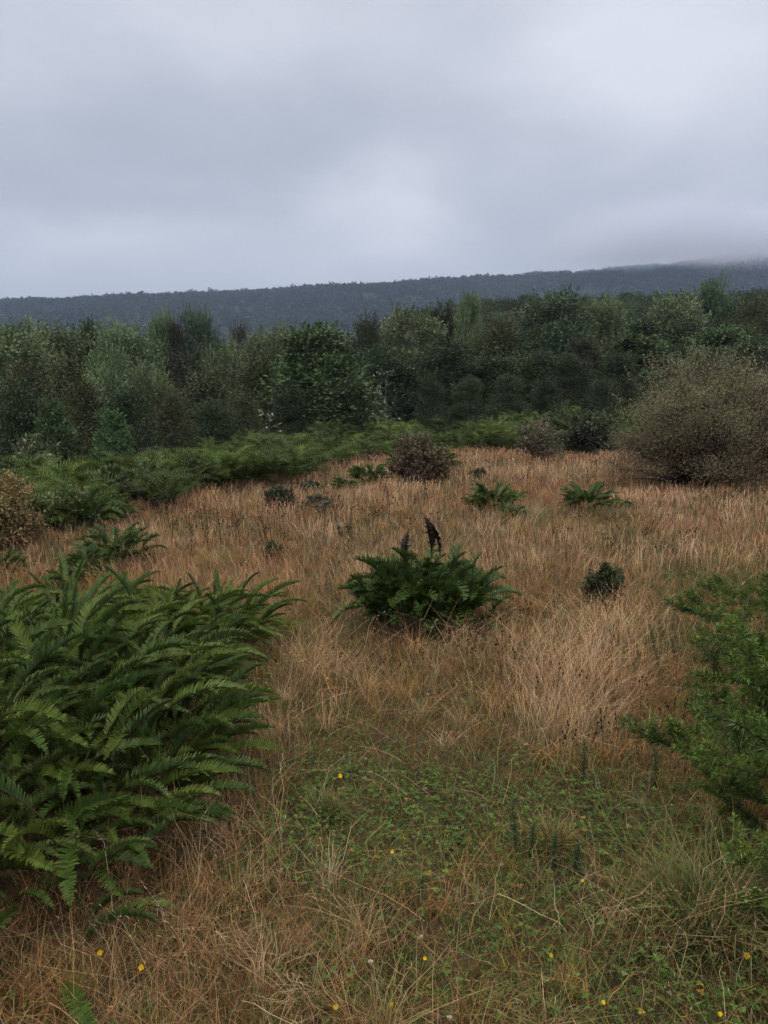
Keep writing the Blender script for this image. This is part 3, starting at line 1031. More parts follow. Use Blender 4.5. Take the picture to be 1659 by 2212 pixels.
SAGE = ((.180, .180, .100), (.105, .080, .050))
RED = ((.115, .105, .06), (.085, .046, .034))
GREY = ((.062, .085, .045), (.045, .052, .032))
twiggy_px('thorny_bush', 1505, 1052, 770, 385, 'large grey green thorny bush at the right of the meadow', seed=1, leafcol=SAGE, nl=100000, nb=150, ls=.029, shoots=85, low=.04, padf=.8)
twiggy_px('thorny_bush', 1675, 1035, 770, 290, 'reddish thorny bush cut by the right frame edge', seed=2, leafcol=((.15, .13, .085), (.105, .056, .042)), nl=46000, nb=90, ls=.028, shoots=30, low=.06, padf=.7)
twiggy_px('reddish_bush', 905, 1040, 942, 130, 'rounded reddish brown bush at the far edge of the straw', seed=3, leafcol=RED, nl=15000, nb=60, ls=.05, shoots=18, low=.05)
twiggy_px('sparse_bush', 1160, 995, 915, 110, 'sparse see-through bush with bare twigs at the far meadow edge', seed=4, leafcol=((.13, .12, .08), (.11, .085, .06)), nl=2600, nb=46, ls=.06, shoots=12, low=.2, padf=.1)
twiggy_px('grey_bush', 1275, 985, 895, 120, 'dark green bush beside the large thorny bush', padf=.3, seed=5, leafcol=GREY, nl=8000, nb=46, ls=.07, shoots=22, low=.1)
twiggy_px('domed_bush', 480, 985, 938, 85, 'olive domed bush standing among the fern bed', seed=6, leafcol=((.13, .125, .065), (.10, .085, .05)), nl=6000, nb=40, ls=.055, shoots=3, low=.45)
twiggy_px('brown_bush', 0, 1185, 1015, 175, 'brownish twiggy bush cut by the left frame edge', seed=7, leafcol=((.25, .20, .09), (.17, .11, .05)), nl=13000, nb=70, ls=.034, shoots=20, low=.15)
twiggy_px('gorse_mound', 150, 1140, 1058, 150, 'greyish green mounded bush at the near end of the fern bed', seed=8, leafcol=((.13, .16, .07), (.07, .095, .045)), nl=11000, nb=50, ls=.042, shoots=6, low=.05)
twiggy_px('dark_bush', 606, 1098, 1055, 62, 'small dark upright bush alone in the straw left of centre', seed=9, leafcol=((.060, .070, .040), (.055, .048, .030)), nl=4200, nb=46, ls=.045, shoots=26, low=.05)
twiggy_px('small_gorse', 1303, 1312, 1222, 78, 'small dark gorse bush between lone fern and right edge', seed=10, leafcol=((.050, .062, .028), (.035, .038, .022)), nl=5200, nb=50, ls=.026, shoots=24, low=.05)
twiggy_px('grey_mound', 690, 1102, 1072, 90, 'low grey matted mound in the straw', seed=11, leafcol=((.10, .10, .068), (.085, .075, .05)), nl=2600, nb=30, ls=.045, shoots=4, low=.05)
twiggy_px('grey_mound', 672, 1062, 1040, 56, 'smaller grey mound near the fern bed', seed=12, leafcol=((.085, .095, .06), (.075, .07, .045)), nl=1600, nb=22, ls=.05, shoots=4, low=.05)
twiggy_px('brown_bush', 350, 1105, 1062, 60, 'little brown bush at the edge of the fern bed', seed=13, leafcol=((.085, .09, .05), (.07, .055, .035)), nl=2000, nb=26, ls=.045, shoots=6, low=.05)
twiggy_px('reddish_bush', 800, 1003, 975, 50, 'tiny brown twiggy bush at the edge of the fern bed', seed=14, leafcol=((.10, .08, .06), (.10, .07, .05)), nl=400, nb=20, ls=.05, shoots=8, low=.1)
twiggy_px('brown_bush', 590, 1210, 1170, 50, 'small olive weed bush in the straw above the pale tuft', seed=15, leafcol=((.10, .11, .055), (.085, .08, .045)), nl=1500, nb=26, ls=.028, shoots=8, low=.05)
twiggy_px('brown_bush', 745, 1160, 1135, 50, 'low olive weed in the straw beyond the lone fern', seed=16, leafcol=((.10, .11, .06), (.085, .075, .045)), nl=1200, nb=22, ls=.03, shoots=5, low=.05)
twiggy_px('brown_bush', 1035, 1040, 1015, 42, 'small green weed sticking out of the far straw', seed=17, leafcol=((.085, .095, .05), (.07, .06, .04)), nl=300, nb=12, ls=.05, shoots=12, low=.1)


BEDGREEN = ((.070, .095, .040), (.048, .058, .030))
for i, (px_, py_, top_, w_, lab_) in enumerate([
        (330, 1085, 1030, 90, 'dark green leafy bush among the ferns near the straw edge'),
        (430, 1062, 1012, 80, 'dark green bush in the fern bed below the domed bush'),
        (255, 1095, 1040, 80, 'dark leafy bush between fern bed and greyish mound'),
        (560, 1020, 975, 70, 'small dark bush in the middle of the fern bed'),
        (700, 1000, 955, 80, 'dark bush in the fern bed below the big leafy tree'),
        (640, 1012, 985, 50, 'tiny dark bush in the fern bed close to the straw'),
        (1050, 965, 925, 80, 'green leafy bush at the far end of the fern bed'),
        (1220, 960, 905, 90, 'green leafy bush between the sparse bush and the dark one')]):
    twiggy_px('leafy_bush', px_, py_, top_ - 28, w_ + 15, lab_, seed=30 + i, leafcol=BEDGREEN, nl=4200, nb=30, ls=.055, shoots=6, low=.05, padf=.75, group='leafy bushes in the fern bed')


def sapling(px, py, top, Y, label, seed, n=60, col=(.32, .37, .33)):
    """thin sapling whose pale leaf undersides flash white"""
    r = np.random.default_rng(seed)
    tp, t = at_y(px, top, Y)
    z0 = gz(tp[0], Y); H = tp[2] - z0
    root = empty('sapling', (tp[0], Y, z0))
    st, lf = MB(), MB()
    s = np.linspace(0, 1, 8)[:, None]
    pts = np.concatenate([r.normal(0, .02, (8, 2)).cumsum(0), s * H], 1)
    tube(st, pts, .02 * (1 - .8 * s[:, 0]) + .004, (.12, .11, .09), 5)
    ps, ds = [], []
    for i in range(16):
        b = pts[r.integers(3, 8)]
        d = unit(r.normal(size=3) * [1, 1, .4] + [0, 0, .8]); l = r.uniform(.2, .5)
        q = b + d * l * np.linspace(0, 1, 4)[:, None]
        tube(st, q, [.008, .006, .004, .002], (.12, .11, .09), 4)
        for u in np.linspace(.35, 1, n // 8):
            ps.append(b + d * l * u); ds.append(unit(d + r.normal(0, .6, 3)))
    ps, ds = np.array(ps), np.array(ds)
    k = len(ps)
    pale = r.random(k) < .35
    c = np.where(pale[:, None], np.array(col), np.array((.11, .13, .075))) * r.uniform(.6, 1.1, (k, 1))
    leaves(lf, ps, ds, unit(r.normal(size=(k, 3))), r.uniform(.09, .16, k), r.uniform(.035, .06, k), c)
    st.obj('stem', M_BARK, root); lf.obj('foliage', M_SHRUB, root)
    tag(root, label, 'sapling')


sapling(832, 930, 818, 25, 'pale-leaved sapling in front of the dark trees at mid photo', 1, 72)
sapling(578, 960, 905, 20.5, 'thin sapling with white-backed leaves above the fern bed', 2, 40)
sapling(168, 1010, 955, 17.0, 'pale leafy sapling above the fern bed near the left side', 3, 110, (.20, .22, .14))
sapling(60, 1020, 985, 12.0, 'thin pale shoot behind the brown bush at the left edge', 4, 50, (.22, .24, .15))


# ------------------------------------------------------------------ gorse
def gorse_branch(seed, L=.5, shoots=12, col=(.070, .125, .032)):
    """spiny branch along +Z leaning to +Y"""
    r = np.random.default_rng(seed)
    st, sp = MB(), MB()
    s = np.linspace(0, 1, 9)[:, None]
    lean = r.uniform(.25, .6)
    pts = np.concatenate([r.normal(0, .006, (9, 1)).cumsum(0), lean * L * s ** 1.5, L * s * (1 - .15 * s)], 1)
    mb = MB()
    tube(mb, pts, .0055 * (1 - .75 * s[:, 0]) + .0008, (.06, .06, .03), 5)
    col = np.array(col)

    def spines(a, b, n, c, l0):
        d = unit(b - a)
        u = r.random(n)
        p = a + (b - a) * u[:, None]
        side = unit(np.cross(d, unit(r.normal(size=(n, 3)))))
        dd = unit(side + d * r.uniform(.2, .9, (n, 1)))
        l = l0 * r.uniform(.6, 1.25, n) * (1 - .35 * u)
        cc = c * r.uniform(.7, 1.35, (n, 1)) * np.array([1, 1, 1])
        cc = cc * (1 - .0 * u[:, None]) + np.array([.05, .06, .0]) * (u[:, None] ** 2) * .8
        leaves(mb, p, dd, unit(r.normal(size=(n, 3))), l, .0032 + .0 * l, cc, fold=.0)
    for i in range(len(pts) - 1):
        if i > 2: spines(pts[i], pts[i + 1], 52, col, .030)
    for i in range(shoots):
        t = r.uniform(.22, .98); k = min(int(t * 8), 7)
        b = pts[k] + (pts[k + 1] - pts[k]) * (t * 8 - k)
        d = unit(unit(r.normal(size=3)) + [0, .35, .75])
        l = L * r.uniform(.14, .3) * (1.2 - .5 * t)
        e = b + d * l
        tube(mb, [b, (b + e) / 2 + r.normal(0, .003, 3), e], [.0022, .0016, .0008], (.07, .09, .03), 4)
        c = col * r.uniform(.85, 1.25)
        spines(b, e, int(720 * l) + 16, c, .031)
        for m in range(3):
            u = r.uniform(.3, .9)
            bb = b + (e - b) * u
            e2 = bb + unit(d + r.normal(0, .6, 3)) * l * r.uniform(.25, .45)
            spines(bb, e2, 16, c * 1.15, .023)
    return mb.mesh('branch', M_GORSE)


GB = [gorse_branch(400 + i, col=[(.062, .108, .022), (.050, .092, .020), (.084, .130, .026), (.042, .076, .018)][i]) for i in range(4)]


def gorse(x, y, H, n, label, seed, spread=1.0, towards=None):
    r = np.random.default_rng(seed + 50)
    root = empty('gorse_bush', (x, y, gz(x, y) - .02))
    for lvl in range(n):
        o = link('branch', GB[r.integers(4)], root)
        az = r.uniform(0, 2 * pi) if towards is None or r.random() < .35 else towards + r.normal(0, .7)
        # heading az means local +Y turned there
        s = H * r.uniform(.8, 1.9)
        o.scale = (s, s, s)
        tl = -r.uniform(.0, 1.35) * spread
        o.rotation_euler = (tl, r.normal(0, .2), az - pi / 2)
        rr = r.uniform(0, .32) * H * spread
        o.location = (cos(az) * rr, sin(az) * rr, r.uniform(0, .45) * H)
    # bare inner stems
    mb = MB()
    for i in range(26):
        a = r.uniform(0, 2 * pi); l = H * r.uniform(.4, .85)
        s = np.linspace(0, 1, 5)[:, None]
        d = np.array([cos(a) * .6, sin(a) * .6, 1])
        tube(mb, d * l * s + r.normal(0, .012, (5, 3)), .006 * (1.1 - s[:, 0]), (.045, .035, .025), 5)
    mb.obj('stems', M_BARK, root)
    tag(root, label, 'gorse', 'gorse bushes at the right')
    return root


gorse(1.56, 2.22, .78, 26, 'bright spiny gorse bush lowest at the right frame edge', 1, .72, pi * .95)
gorse(1.76, 2.80, .78, 22, 'spiny gorse bush behind the lowest one at the right edge', 2, .8, pi * .95)
gorse(2.20, 3.55, .78, 20, 'darker gorse bush further back at the right frame edge', 3, .8, pi)
gorse(2.80, 4.75, .74, 18, 'small gorse bush cut by the right edge behind the others', 4, 1.0, pi)
gorse(1.34, 1.88, .40, 16, 'low dark gorse behind the green tussock at the lower right corner', 5, 1.0, pi)


def gorse_shoot(px, py, toppx, label, k=0, lean=0.0, az=0):
    p, t = hit(px, py)
    root = empty('gorse_seedling', p)
    H = toppx / FPX * t
    r = np.random.default_rng(int(px))
    mb = MB()
    s = np.linspace(0, 1, 7)[:, None]
    pts = np.concatenate([lean * H * s, r.normal(0, .004, (7, 1)).cumsum(0), H * s], 1)
    tube(mb, pts, .0028 * (1.1 - s[:, 0]), (.05, .06, .03), 5)
    root2 = mb.obj('stem', M_GORSE, root)
    nb = MB()
    n = int(900 * H) + 120
    u = r.uniform(.08, 1, n)
    pp = np.stack([np.interp(u, s[:, 0], pts[:, i]) for i in range(3)], -1)
    d = unit(np.concatenate([r.normal(size=(n, 2)), r.uniform(.1, .9, (n, 1))], 1))
    leaves(nb, pp, d, unit(r.normal(size=(n, 3))), (.026 - .010 * u) * r.uniform(.7, 1.2, n), .003, np.array([.055, .095, .040]) * r.uniform(.7, 1.35, (n, 1)), fold=0)
    nb.obj('spines', M_GORSE, root)
    tag(root, label, 'gorse shoot', 'young gorse shoots in the grass')


for a in [(1425, 1460, 115, 'tallest single gorse shoot behind the right gorse bush', 0, -.25),
          (1460, 1450, 70, 'short gorse shoot just beside the tallest one', 0, -.2),
          (1340, 1470, 75, 'grey green gorse shoot left of the tallest one', 0, .05),
          (1365, 1465, 60, 'gorse shoot leaning at the foot of the tallest', 0, .2),
          (1115, 1850, 120, 'gorse seedling in the turf at lower centre', 0, -.1),
          (1145, 1860, 70, 'shorter gorse seedling beside the one at lower centre', 0, .1),
          (1195, 1880, 90, 'gorse seedling right of the lower centre pair', 0, 0),
          (1240, 1890, 80, 'gorse seedling with bushy base near the green patch', 0, .05),
          (1255, 1690, 95, 'slender gorse seedling beside the hay tuft', 0, .05),
          (1420, 1705, 90, 'gorse seedling close under the right gorse bush', 0, -.1),
          (905, 1960, 70, 'little gorse seedling in the lower middle turf', 0, .1),
          (470, 1790, 60, 'gorse seedling beside the big fern clump', 0, .2)]:
    gorse_shoot(*a)


# ------------------------------------------------------------------ grass
def blob_field(x, y, blobs):
    f = np.zeros_like(x)
    for bx, by, rx, ry, amt in blobs:
        f += amt * np.exp(-(((x - bx) / rx) ** 2 + ((y - by) / ry) ** 2))
    return f


def pxblob(px, py, rx, ry, amt):
    p, _ = hit(px, py)
    return (p[0], p[1], rx, ry, amt)


GB_ = [pxblob(850, 1800, .55, .35, .75), pxblob(950, 1700, .45, .3, .6), pxblob(700, 1830, .3, .2, .5), pxblob(1300, 1840, .35, .25, .6), pxblob(1180, 2130, .5, .15, .5),
       pxblob(1520, 1270, 1.0, .9, .55), pxblob(1480, 1310, .5, .5, .3), pxblob(600, 1390, .6, .5, .45), pxblob(900, 1560, .5, .4, .4), pxblob(1150, 1130, .9, .9, .35),
       pxblob(1130, 1990, .25, .2, .2), pxblob(1440, 2190, .3, .12, .3), pxblob(560, 1180, .5, .5, .35), pxblob(950, 1180, .6, .7, .2), pxblob(800, 2180, .5, .15, .3),
       pxblob(1250, 1480, .5, .5, -.6), pxblob(680, 1480, .3, .4, -.5), pxblob(980, 1370, .5, .3, -.35), pxblob(480, 1880, .3, .35, -.35), pxblob(420, 2080, .45, .15, -.4)]
HAY = [pxblob(1230, 1480, .34, .38, .85), pxblob(670, 1480, .16, .3, .5), pxblob(1000, 1425, .35, .14, .3), pxblob(1200, 1600, .28, .25, .55),
       pxblob(480, 1870, .2, .25, .3), pxblob(620, 1620, .15, .25, .25), pxblob(1330, 1390, .3, .3, .5), pxblob(1500, 2080, .3, .1, .5), pxblob(330, 2150, .3, .1, .25)]


def greenness(x, y):
    g = .31 - .17 * sstep(4.6, 8.0, y) + (fbm(x * 1.1, y * 1.1, 11) - .5) * 1.35 + (fbm(x * 3.1, y * 3.1, 12) - .5) * .7
    return np.clip(g + .62 * blob_field(x, y, GB_) + (fbm(x * 7, y * 7, 14) - .5) * .5, 0, 1)


CLEAR += [(x, y, .22) for x, y, *_ in NEAR] + [(x, y, .2) for x, y, *_ in NEAR2] + [(c0[0], c0[1], .42), (c0[0], c0[1] - .38, .30), (c0[0] - .3, c0[1] - .36, .24), (c0[0] + .3, c0[1] - .40, .24), (c0[0] - .3, c0[1] - .1, .25), (c0[0] + .3, c0[1] - .12, .25)]


def sample(n, rmin, rmax, power, th=.80, clear=1.0):
    """points in a wedge before the viewer; density per area falls as r**-power beyond 3 m"""
    out = []
    edges = np.linspace(rmin, rmax, 400)
    mid = (edges[1:] + edges[:-1]) / 2
    pdf = np.where(mid < 3, 1, (3 / mid) ** power) * mid
    cdf = np.concatenate([[0], np.cumsum(pdf)]); cdf /= cdf[-1]
    r = np.interp(rng.random(n), cdf, edges)
    a = rng.uniform(-th, th, n)
    x, y = np.sin(a) * r, np.cos(a) * r - 1.0
    k = (bed_s(x, y) < 1.5 + rng.normal(0, .3, n)) & (y > .55)
    for cx, cy, cr in CLEAR:
        k &= np.hypot(x - cx, y - cy) > cr * clear
    return x[k], y[k]


def wpix(r, px): return px * r / 773.0


def mixc(pal, idx, var, n):
    return np.asarray(pal)[idx] * np.exp(rng.normal(0, var, (n, 1))) * (1 + rng.normal(0, .05, (n, 3)))


STRAW = np.array([(.50, .325, .195), (.55, .41, .27), (.41, .245, .135), (.47, .285, .17), (.32, .18, .095)])
OLIVE = np.array([(.095, .130, .030), (.072, .122, .028), (.125, .130, .034), (.058, .110, .030), (.165, .130, .040)])


def build_grass():
    dry, grn = MB(), MB()
    # A: short under-grass, green to brown
    x, y = sample(400000, 1.9, 26, 1.65, clear=.3)
    n = len(x); r = np.hypot(x, y)
    g = greenness(x, y)
    isg = rng.random(n) < (.18 + .75 * g)
    h = (rng.gamma(4, .017, n) + .02) * (1 - .5 * g * sstep(9, 5, y)) * (1 - .25 * sstep(6, 3, y))
    wd = np.maximum(rng.uniform(.0014, .0036, n), wpix(r, .42)) * np.where(isg, 1.15, 1)
    az = rng.uniform(0, 2 * pi, n)
    lean = rng.gamma(2.2, .45, n)
    P = np.stack([x, y, ground(x, y) - .004], -1)
    cg = mixc(OLIVE, rng.integers(0, 5, n), .25, n)
    bl = vnoise(x * 1.7, y * 1.7, 44)[:, None]
    cg = cg * (1 - .45 * bl) + cg * np.array([.80, 1.08, 1.1]) * .45 * bl
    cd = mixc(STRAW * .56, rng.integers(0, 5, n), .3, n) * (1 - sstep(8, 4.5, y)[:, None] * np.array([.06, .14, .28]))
    for mb, m in ((grn, isg), (dry, ~isg)):
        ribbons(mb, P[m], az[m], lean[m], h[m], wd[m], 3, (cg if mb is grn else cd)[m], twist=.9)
    # B: straw stems
    x, y = sample(190000, 1.9, 27, 1.28)
    g = greenness(x, y)
    hay = blob_field(x, y, HAY)
    clump = vnoise(x * 5, y * 5, 51)
    k = rng.random(len(x)) < np.clip((.95 - g) * (.20 + .80 * sstep(3.8, 7.0, y)) * (.30 + clump) + hay * .45, .015, 1)
    x, y, g, hay = x[k], y[k], g[k], np.clip(hay[k], 0, 1)
    n = len(x); r = np.hypot(x, y)
    far = sstep(4.5, 8, y)
    h = rng.uniform(.12, .29, n) * (1 - .22 * far) * (1 + .45 * hay) * (.7 + .6 * vnoise(x * .8, y * .8, 53))
    wd = np.maximum(rng.uniform(.0006, .0013, n), wpix(r, .27 + .09 * sstep(3, 7, r)))
    # neighbours lean alike
    az = vnoise(x * 1.6, y * 1.6, 52) * 9 + rng.normal(0, .9, n)
    lean = (rng.gamma(2.0, .26, n) + .15 + hay * .35 * rng.random(n)) * (1 - .5 * far)
    P = np.stack([x, y, ground(x, y) - .004], -1)
    hue = vnoise(x * .7, y * .7, 55)
    idx = np.clip((rng.normal(0, 1.1, n) + hue * 5), 0, 4.99).astype(int)
    c = mixc(STRAW, idx, .22, n)
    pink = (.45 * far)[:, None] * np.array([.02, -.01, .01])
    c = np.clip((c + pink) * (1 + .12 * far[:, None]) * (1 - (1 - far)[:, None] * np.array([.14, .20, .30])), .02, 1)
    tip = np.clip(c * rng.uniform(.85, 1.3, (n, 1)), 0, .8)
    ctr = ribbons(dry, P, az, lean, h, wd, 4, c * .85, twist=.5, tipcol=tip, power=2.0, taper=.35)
    # D: feathery seed heads on a share of the stems
    m = np.where((rng.random(n) < np.where(r < 7, .30, .26)))[0]
    kk = 7
    top = ctr[m, -1]; dn = ctr[m, -1] - ctr[m, -2]
    ln = np.linalg.norm(dn, axis=1)
    u = np.linspace(.0, 1.0, kk)[None, :, None]
    q = (top[:, None] - dn[:, None] * u * 1.2).reshape(-1, 3)
    d = unit(np.repeat(unit(dn), kk, 0) + rng.normal(0, .45, (len(q), 3)))
    rr = np.repeat(r[m], kk)
    leaves(dry, q, d, unit(rng.normal(size=q.shape)), rng.uniform(.010, .024, len(q)) * np.maximum(1, rr / 9), np.maximum(.0014, wpix(rr, .34)), np.repeat(tip[m], kk, 0) * rng.uniform(.75, 1.15, (len(q), 1)), fold=0)
    # C: long fallen straws
    x, y = sample(1800, 1.9, 10, 1.3)
    n = len(x); r = np.hypot(x, y)
    P = np.stack([x, y, ground(x, y) + rng.uniform(.01, .10, n)], -1)
    h = rng.uniform(.04, .12, n)
    ribbons(dry, P, rng.uniform(0, 2 * pi, n), rng.uniform(1.5, 4, n), h, np.maximum(.0009, wpix(r, .3)) * rng.uniform(.7, 1.3, n), 5, mixc(STRAW * .9, rng.integers(0, 5, n), .3, n), twist=.3, rise=rng.uniform(.3, 1.0, n), power=1.15, taper=.3)
    # leaning clumps of long hay
    for (bx, by, rx, ry, amt) in HAY:
        n = int(700 * amt * min(1, rx * ry / .08))
        x = bx + rng.normal(0, .55, n) * rx; y = by + rng.normal(0, .55, n) * ry
        r = np.hypot(x, y)
        P = np.stack([x, y, ground(x, y) - .004], -1)
        a0 = rng.uniform(0, 2 * pi)
        c = mixc(STRAW, np.clip(rng.normal(1.2, 1.2, n), 0, 4.9).astype(int), .22, n)
        ctr = ribbons(dry, P, a0 + rng.normal(0, 1.3, n), rng.gamma(2.0, .3, n) + .1, rng.uniform(.14, .34, n), np.maximum(rng.uniform(.0007, .0015, n), wpix(r, .3)), 5, c * .85, tipcol=np.clip(c * 1.25, 0, .75), twist=.5, taper=.35)
        top = ctr[::3, -1]; dn = ctr[::3, -1] - ctr[::3, -2]
        for u in np.linspace(0, 1.6, 8):
            q = top - dn * u
            leaves(dry, q, unit(unit(dn) + rng.normal(0, .5, q.shape)), unit(rng.normal(size=q.shape)), rng.uniform(.010, .022, len(q)), np.maximum(.0012, wpix(r[::3], .32)), np.clip(c[::3] * 1.2, 0, .75), fold=0)
    # small tufts: many stems from one root, bleached, tan or rusty
    x, y = sample(4600, 1.9, 14, 1.4)
    g = greenness(x, y)
    k = rng.random(len(x)) < .95 - g
    x, y = x[k], y[k]
    m = rng.integers(18, 60, len(x))
    tx, ty = np.repeat(x, m), np.repeat(y, m)
    n = len(tx)
    tn = np.repeat(rng.uniform(.6, 1.15, len(x)), m)[:, None]
    ti = np.repeat(rng.integers(0, 5, len(x)), m)
    th = np.repeat(rng.uniform(.06, .20, len(x)), m)
    la = np.repeat(rng.uniform(0, 2 * pi, len(x)), m)
    a = rng.uniform(0, 2 * pi, n); q = np.sqrt(rng.random(n)) * .035
    r = np.hypot(tx, ty)
    xx, yy = tx + np.cos(a) * q, ty + np.sin(a) * q
    P = np.stack([xx, yy, ground(xx, yy) - .004], -1)
    pal = np.array([(.46, .29, .15), (.52, .38, .23), (.38, .19, .07), (.27, .16, .05), (.20, .18, .05)])
    c = pal[ti] * tn * rng.uniform(.75, 1.25, (n, 1))
    mixa = np.where(rng.random(n) < .5, a, la + rng.normal(0, .6, n))
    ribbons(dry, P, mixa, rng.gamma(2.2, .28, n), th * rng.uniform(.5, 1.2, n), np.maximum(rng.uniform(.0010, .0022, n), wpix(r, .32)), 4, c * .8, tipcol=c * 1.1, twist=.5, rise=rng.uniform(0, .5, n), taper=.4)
    # dark thin dead stalks
    x, y = sample(3500, 1.9, 12, 1.2)
    n = len(x)
    P = np.stack([x, y, ground(x, y)], -1)
    ribbons(dry, P, rng.uniform(0, 2 * pi, n), rng.gamma(2, .15, n), rng.uniform(.12, .38, n), np.maximum(.0016, wpix(np.hypot(x, y), .4)), 4, mixc([(.10, .06, .04), (.15, .085, .05)], rng.integers(0, 2, n), .3, n), taper=.2)
    # longer green and yellowing blades
    x, y = sample(36000, 1.9, 16, 1.4)
    k = rng.random(len(x)) < .25 + greenness(x, y)
    x, y = x[k], y[k]; n = len(x); r = np.hypot(x, y)
    P = np.stack([x, y, ground(x, y)], -1)
    c = mixc([(.09, .13, .04), (.12, .15, .05), (.20, .17, .05), (.26, .15, .05), (.15, .19, .10)], rng.choice(5, n, p=[.33, .3, .15, .1, .12]), .2, n)
    ribbons(grn, P, rng.uniform(0, 2 * pi, n), rng.gamma(2.2, .3, n), rng.uniform(.05, .15, n), np.maximum(rng.uniform(.0022, .0045, n), wpix(r, .45)), 5, c, tipcol=c * 1.15 + np.array([.08, .04, .0]) * rng.random((n, 1)), twist=.4, rise=rng.uniform(0, .55, n))
    o = dry.obj('dry_grass', M_STRAW)
    tag(o, 'tan dry grass with feathery seed heads over the whole meadow', 'dry grass', kind='stuff')
    o = grn.obj('green_grass', M_GREEN)
    tag(o, 'short olive green grass between the dry stems', 'green grass', kind='stuff')
    # E: broad herb and clover leaves close to the soil
    hb = MB()
    x, y = sample(120000, 1.9, 12, 1.6)
    k = rng.random(len(x)) < np.clip(greenness(x, y) * 1.3 - .38, .01, 1)
    x, y = x[k], y[k]; n = len(x); r = np.hypot(x, y)
    z = ground(x, y) + rng.gamma(2, .018, n)
    a = rng.uniform(0, 2 * pi, n)
    d = np.stack([np.cos(a), np.sin(a), rng.uniform(-.1, .7, n)], -1)
    nr = unit(np.stack([rng.normal(0, .35, n), rng.normal(0, .35, n), np.ones(n)], -1))
    pal = np.array([(.070, .130, .026), (.090, .150, .034), (.052, .105, .024), (.11, .14, .04), (.15, .18, .09), (.26, .17, .03), (.13, .075, .03)])
    c = mixc(pal, rng.choice(7, n, p=[.36, .26, .22, .07, .02, .02, .05]), .2, n)
    l = rng.uniform(.006, .017, n)
    P = np.stack([x, y, z], -1)
    narrow = rng.random(n) < .45
    wl = np.maximum(l * np.where(narrow, .28, .75), wpix(r, .45))
    ll = np.maximum(l * np.where(narrow, 1.9, 1), wpix(r, .9))
    leaves(hb, P, d, nr, ll, wl, c)
    for da in (2.1, -2.1):
        ca, sa = math.cos(da), math.sin(da)
        d2 = np.stack([d[:, 0] * ca - d[:, 1] * sa, d[:, 0] * sa + d[:, 1] * ca, d[:, 2] * rng.uniform(.3, 1.2, n)], -1)
        leaves(hb, P, d2, nr, ll * rng.uniform(.7, 1.1, n), wl, c * rng.uniform(.85, 1.15, (n, 1)))
    o = hb.obj('herb_leaves', M_HERB)
    tag(o, 'small green and bluish herb leaves carpeting the turf', 'herbs', kind='stuff')


build_grass()


def tussock(px, py, hpx, wpx, n, label, pal, seed, w0=.005, group='grass tussocks', droop=.3):
    global rng
    p, t = hit(px, py)
    r = np.random.default_rng(seed)
    H = hpx / FPX * t; W = wpx / FPX * t
    root = empty('grass_tussock', p)
    mb = MB()
    a = r.uniform(0, 2 * pi, n); rr = np.sqrt(r.random(n)) * W * .26
    P = np.stack([np.cos(a) * rr, np.sin(a) * rr, np.full(n, -.01)], -1)
    h = H * r.uniform(.5, 1.1, n)
    c = np.asarray(pal)[r.integers(0, len(pal), n)] * r.uniform(.7, 1.3, (n, 1))
    ribbons(mb, P, a + r.normal(0, .6, n), r.gamma(2, .16, n) + .5 * rr / (W * .26 + 1e-6) * W / H * .5, h, np.maximum(w0 * r.uniform(.6, 1.3, n), wpix(t, .4)), 5, c, tipcol=c + np.array([.10, .07, .01]) * r.random((n, 1)), rise=r.uniform(0, droop * 2, n), twist=.5)
    mb.obj('blades', M_GREEN, root)
    tag(root, label, 'grass tussock', group)


TG = [(.065, .105, .032), (.09, .13, .04), (.11, .13, .05), (.16, .13, .05)]
TY = [(.17, .16, .05), (.13, .15, .045), (.24, .19, .075)]
tussock(1530, 2030, 250, 300, 620, 'large green grass tussock in the lower right corner', TG, 1, .006)
tussock(1400, 1990, 130, 120, 140, 'smaller green tussock left of the large corner one', TG, 2, .005)
tussock(462, 1235, 62, 110, 420, 'yellow green grass tuft behind the big fern clump', TY, 3)
tussock(545, 1375, 80, 130, 380, 'green grass tuft at the right end of the big fern clump', [(.07, .12, .03), (.10, .15, .045), (.16, .17, .06)], 4)
tussock(1195, 1840, 110, 90, 130, 'orange tinged grass tuft at lower right of centre', [(.12, .13, .04), (.25, .13, .05), (.17, .15, .05)], 5)
tussock(700, 1770, 90, 100, 160, 'dark green grass tuft at lower centre', TG, 6)
tussock(1130, 1130, 60, 170, 340, 'soft green grass patch round the fern pair', [(.12, .15, .06), (.16, .18, .08)], 7)
tussock(600, 2090, 100, 160, 150, 'reddish brown grass tuft near the lower frame edge', [(.26, .14, .07), (.20, .15, .06), (.12, .12, .05)], 8)
tussock(1330, 1120, 40, 130, 260, 'green grass patch beside the right fern of the pair', [(.12, .14, .06), (.17, .16, .08)], 9)


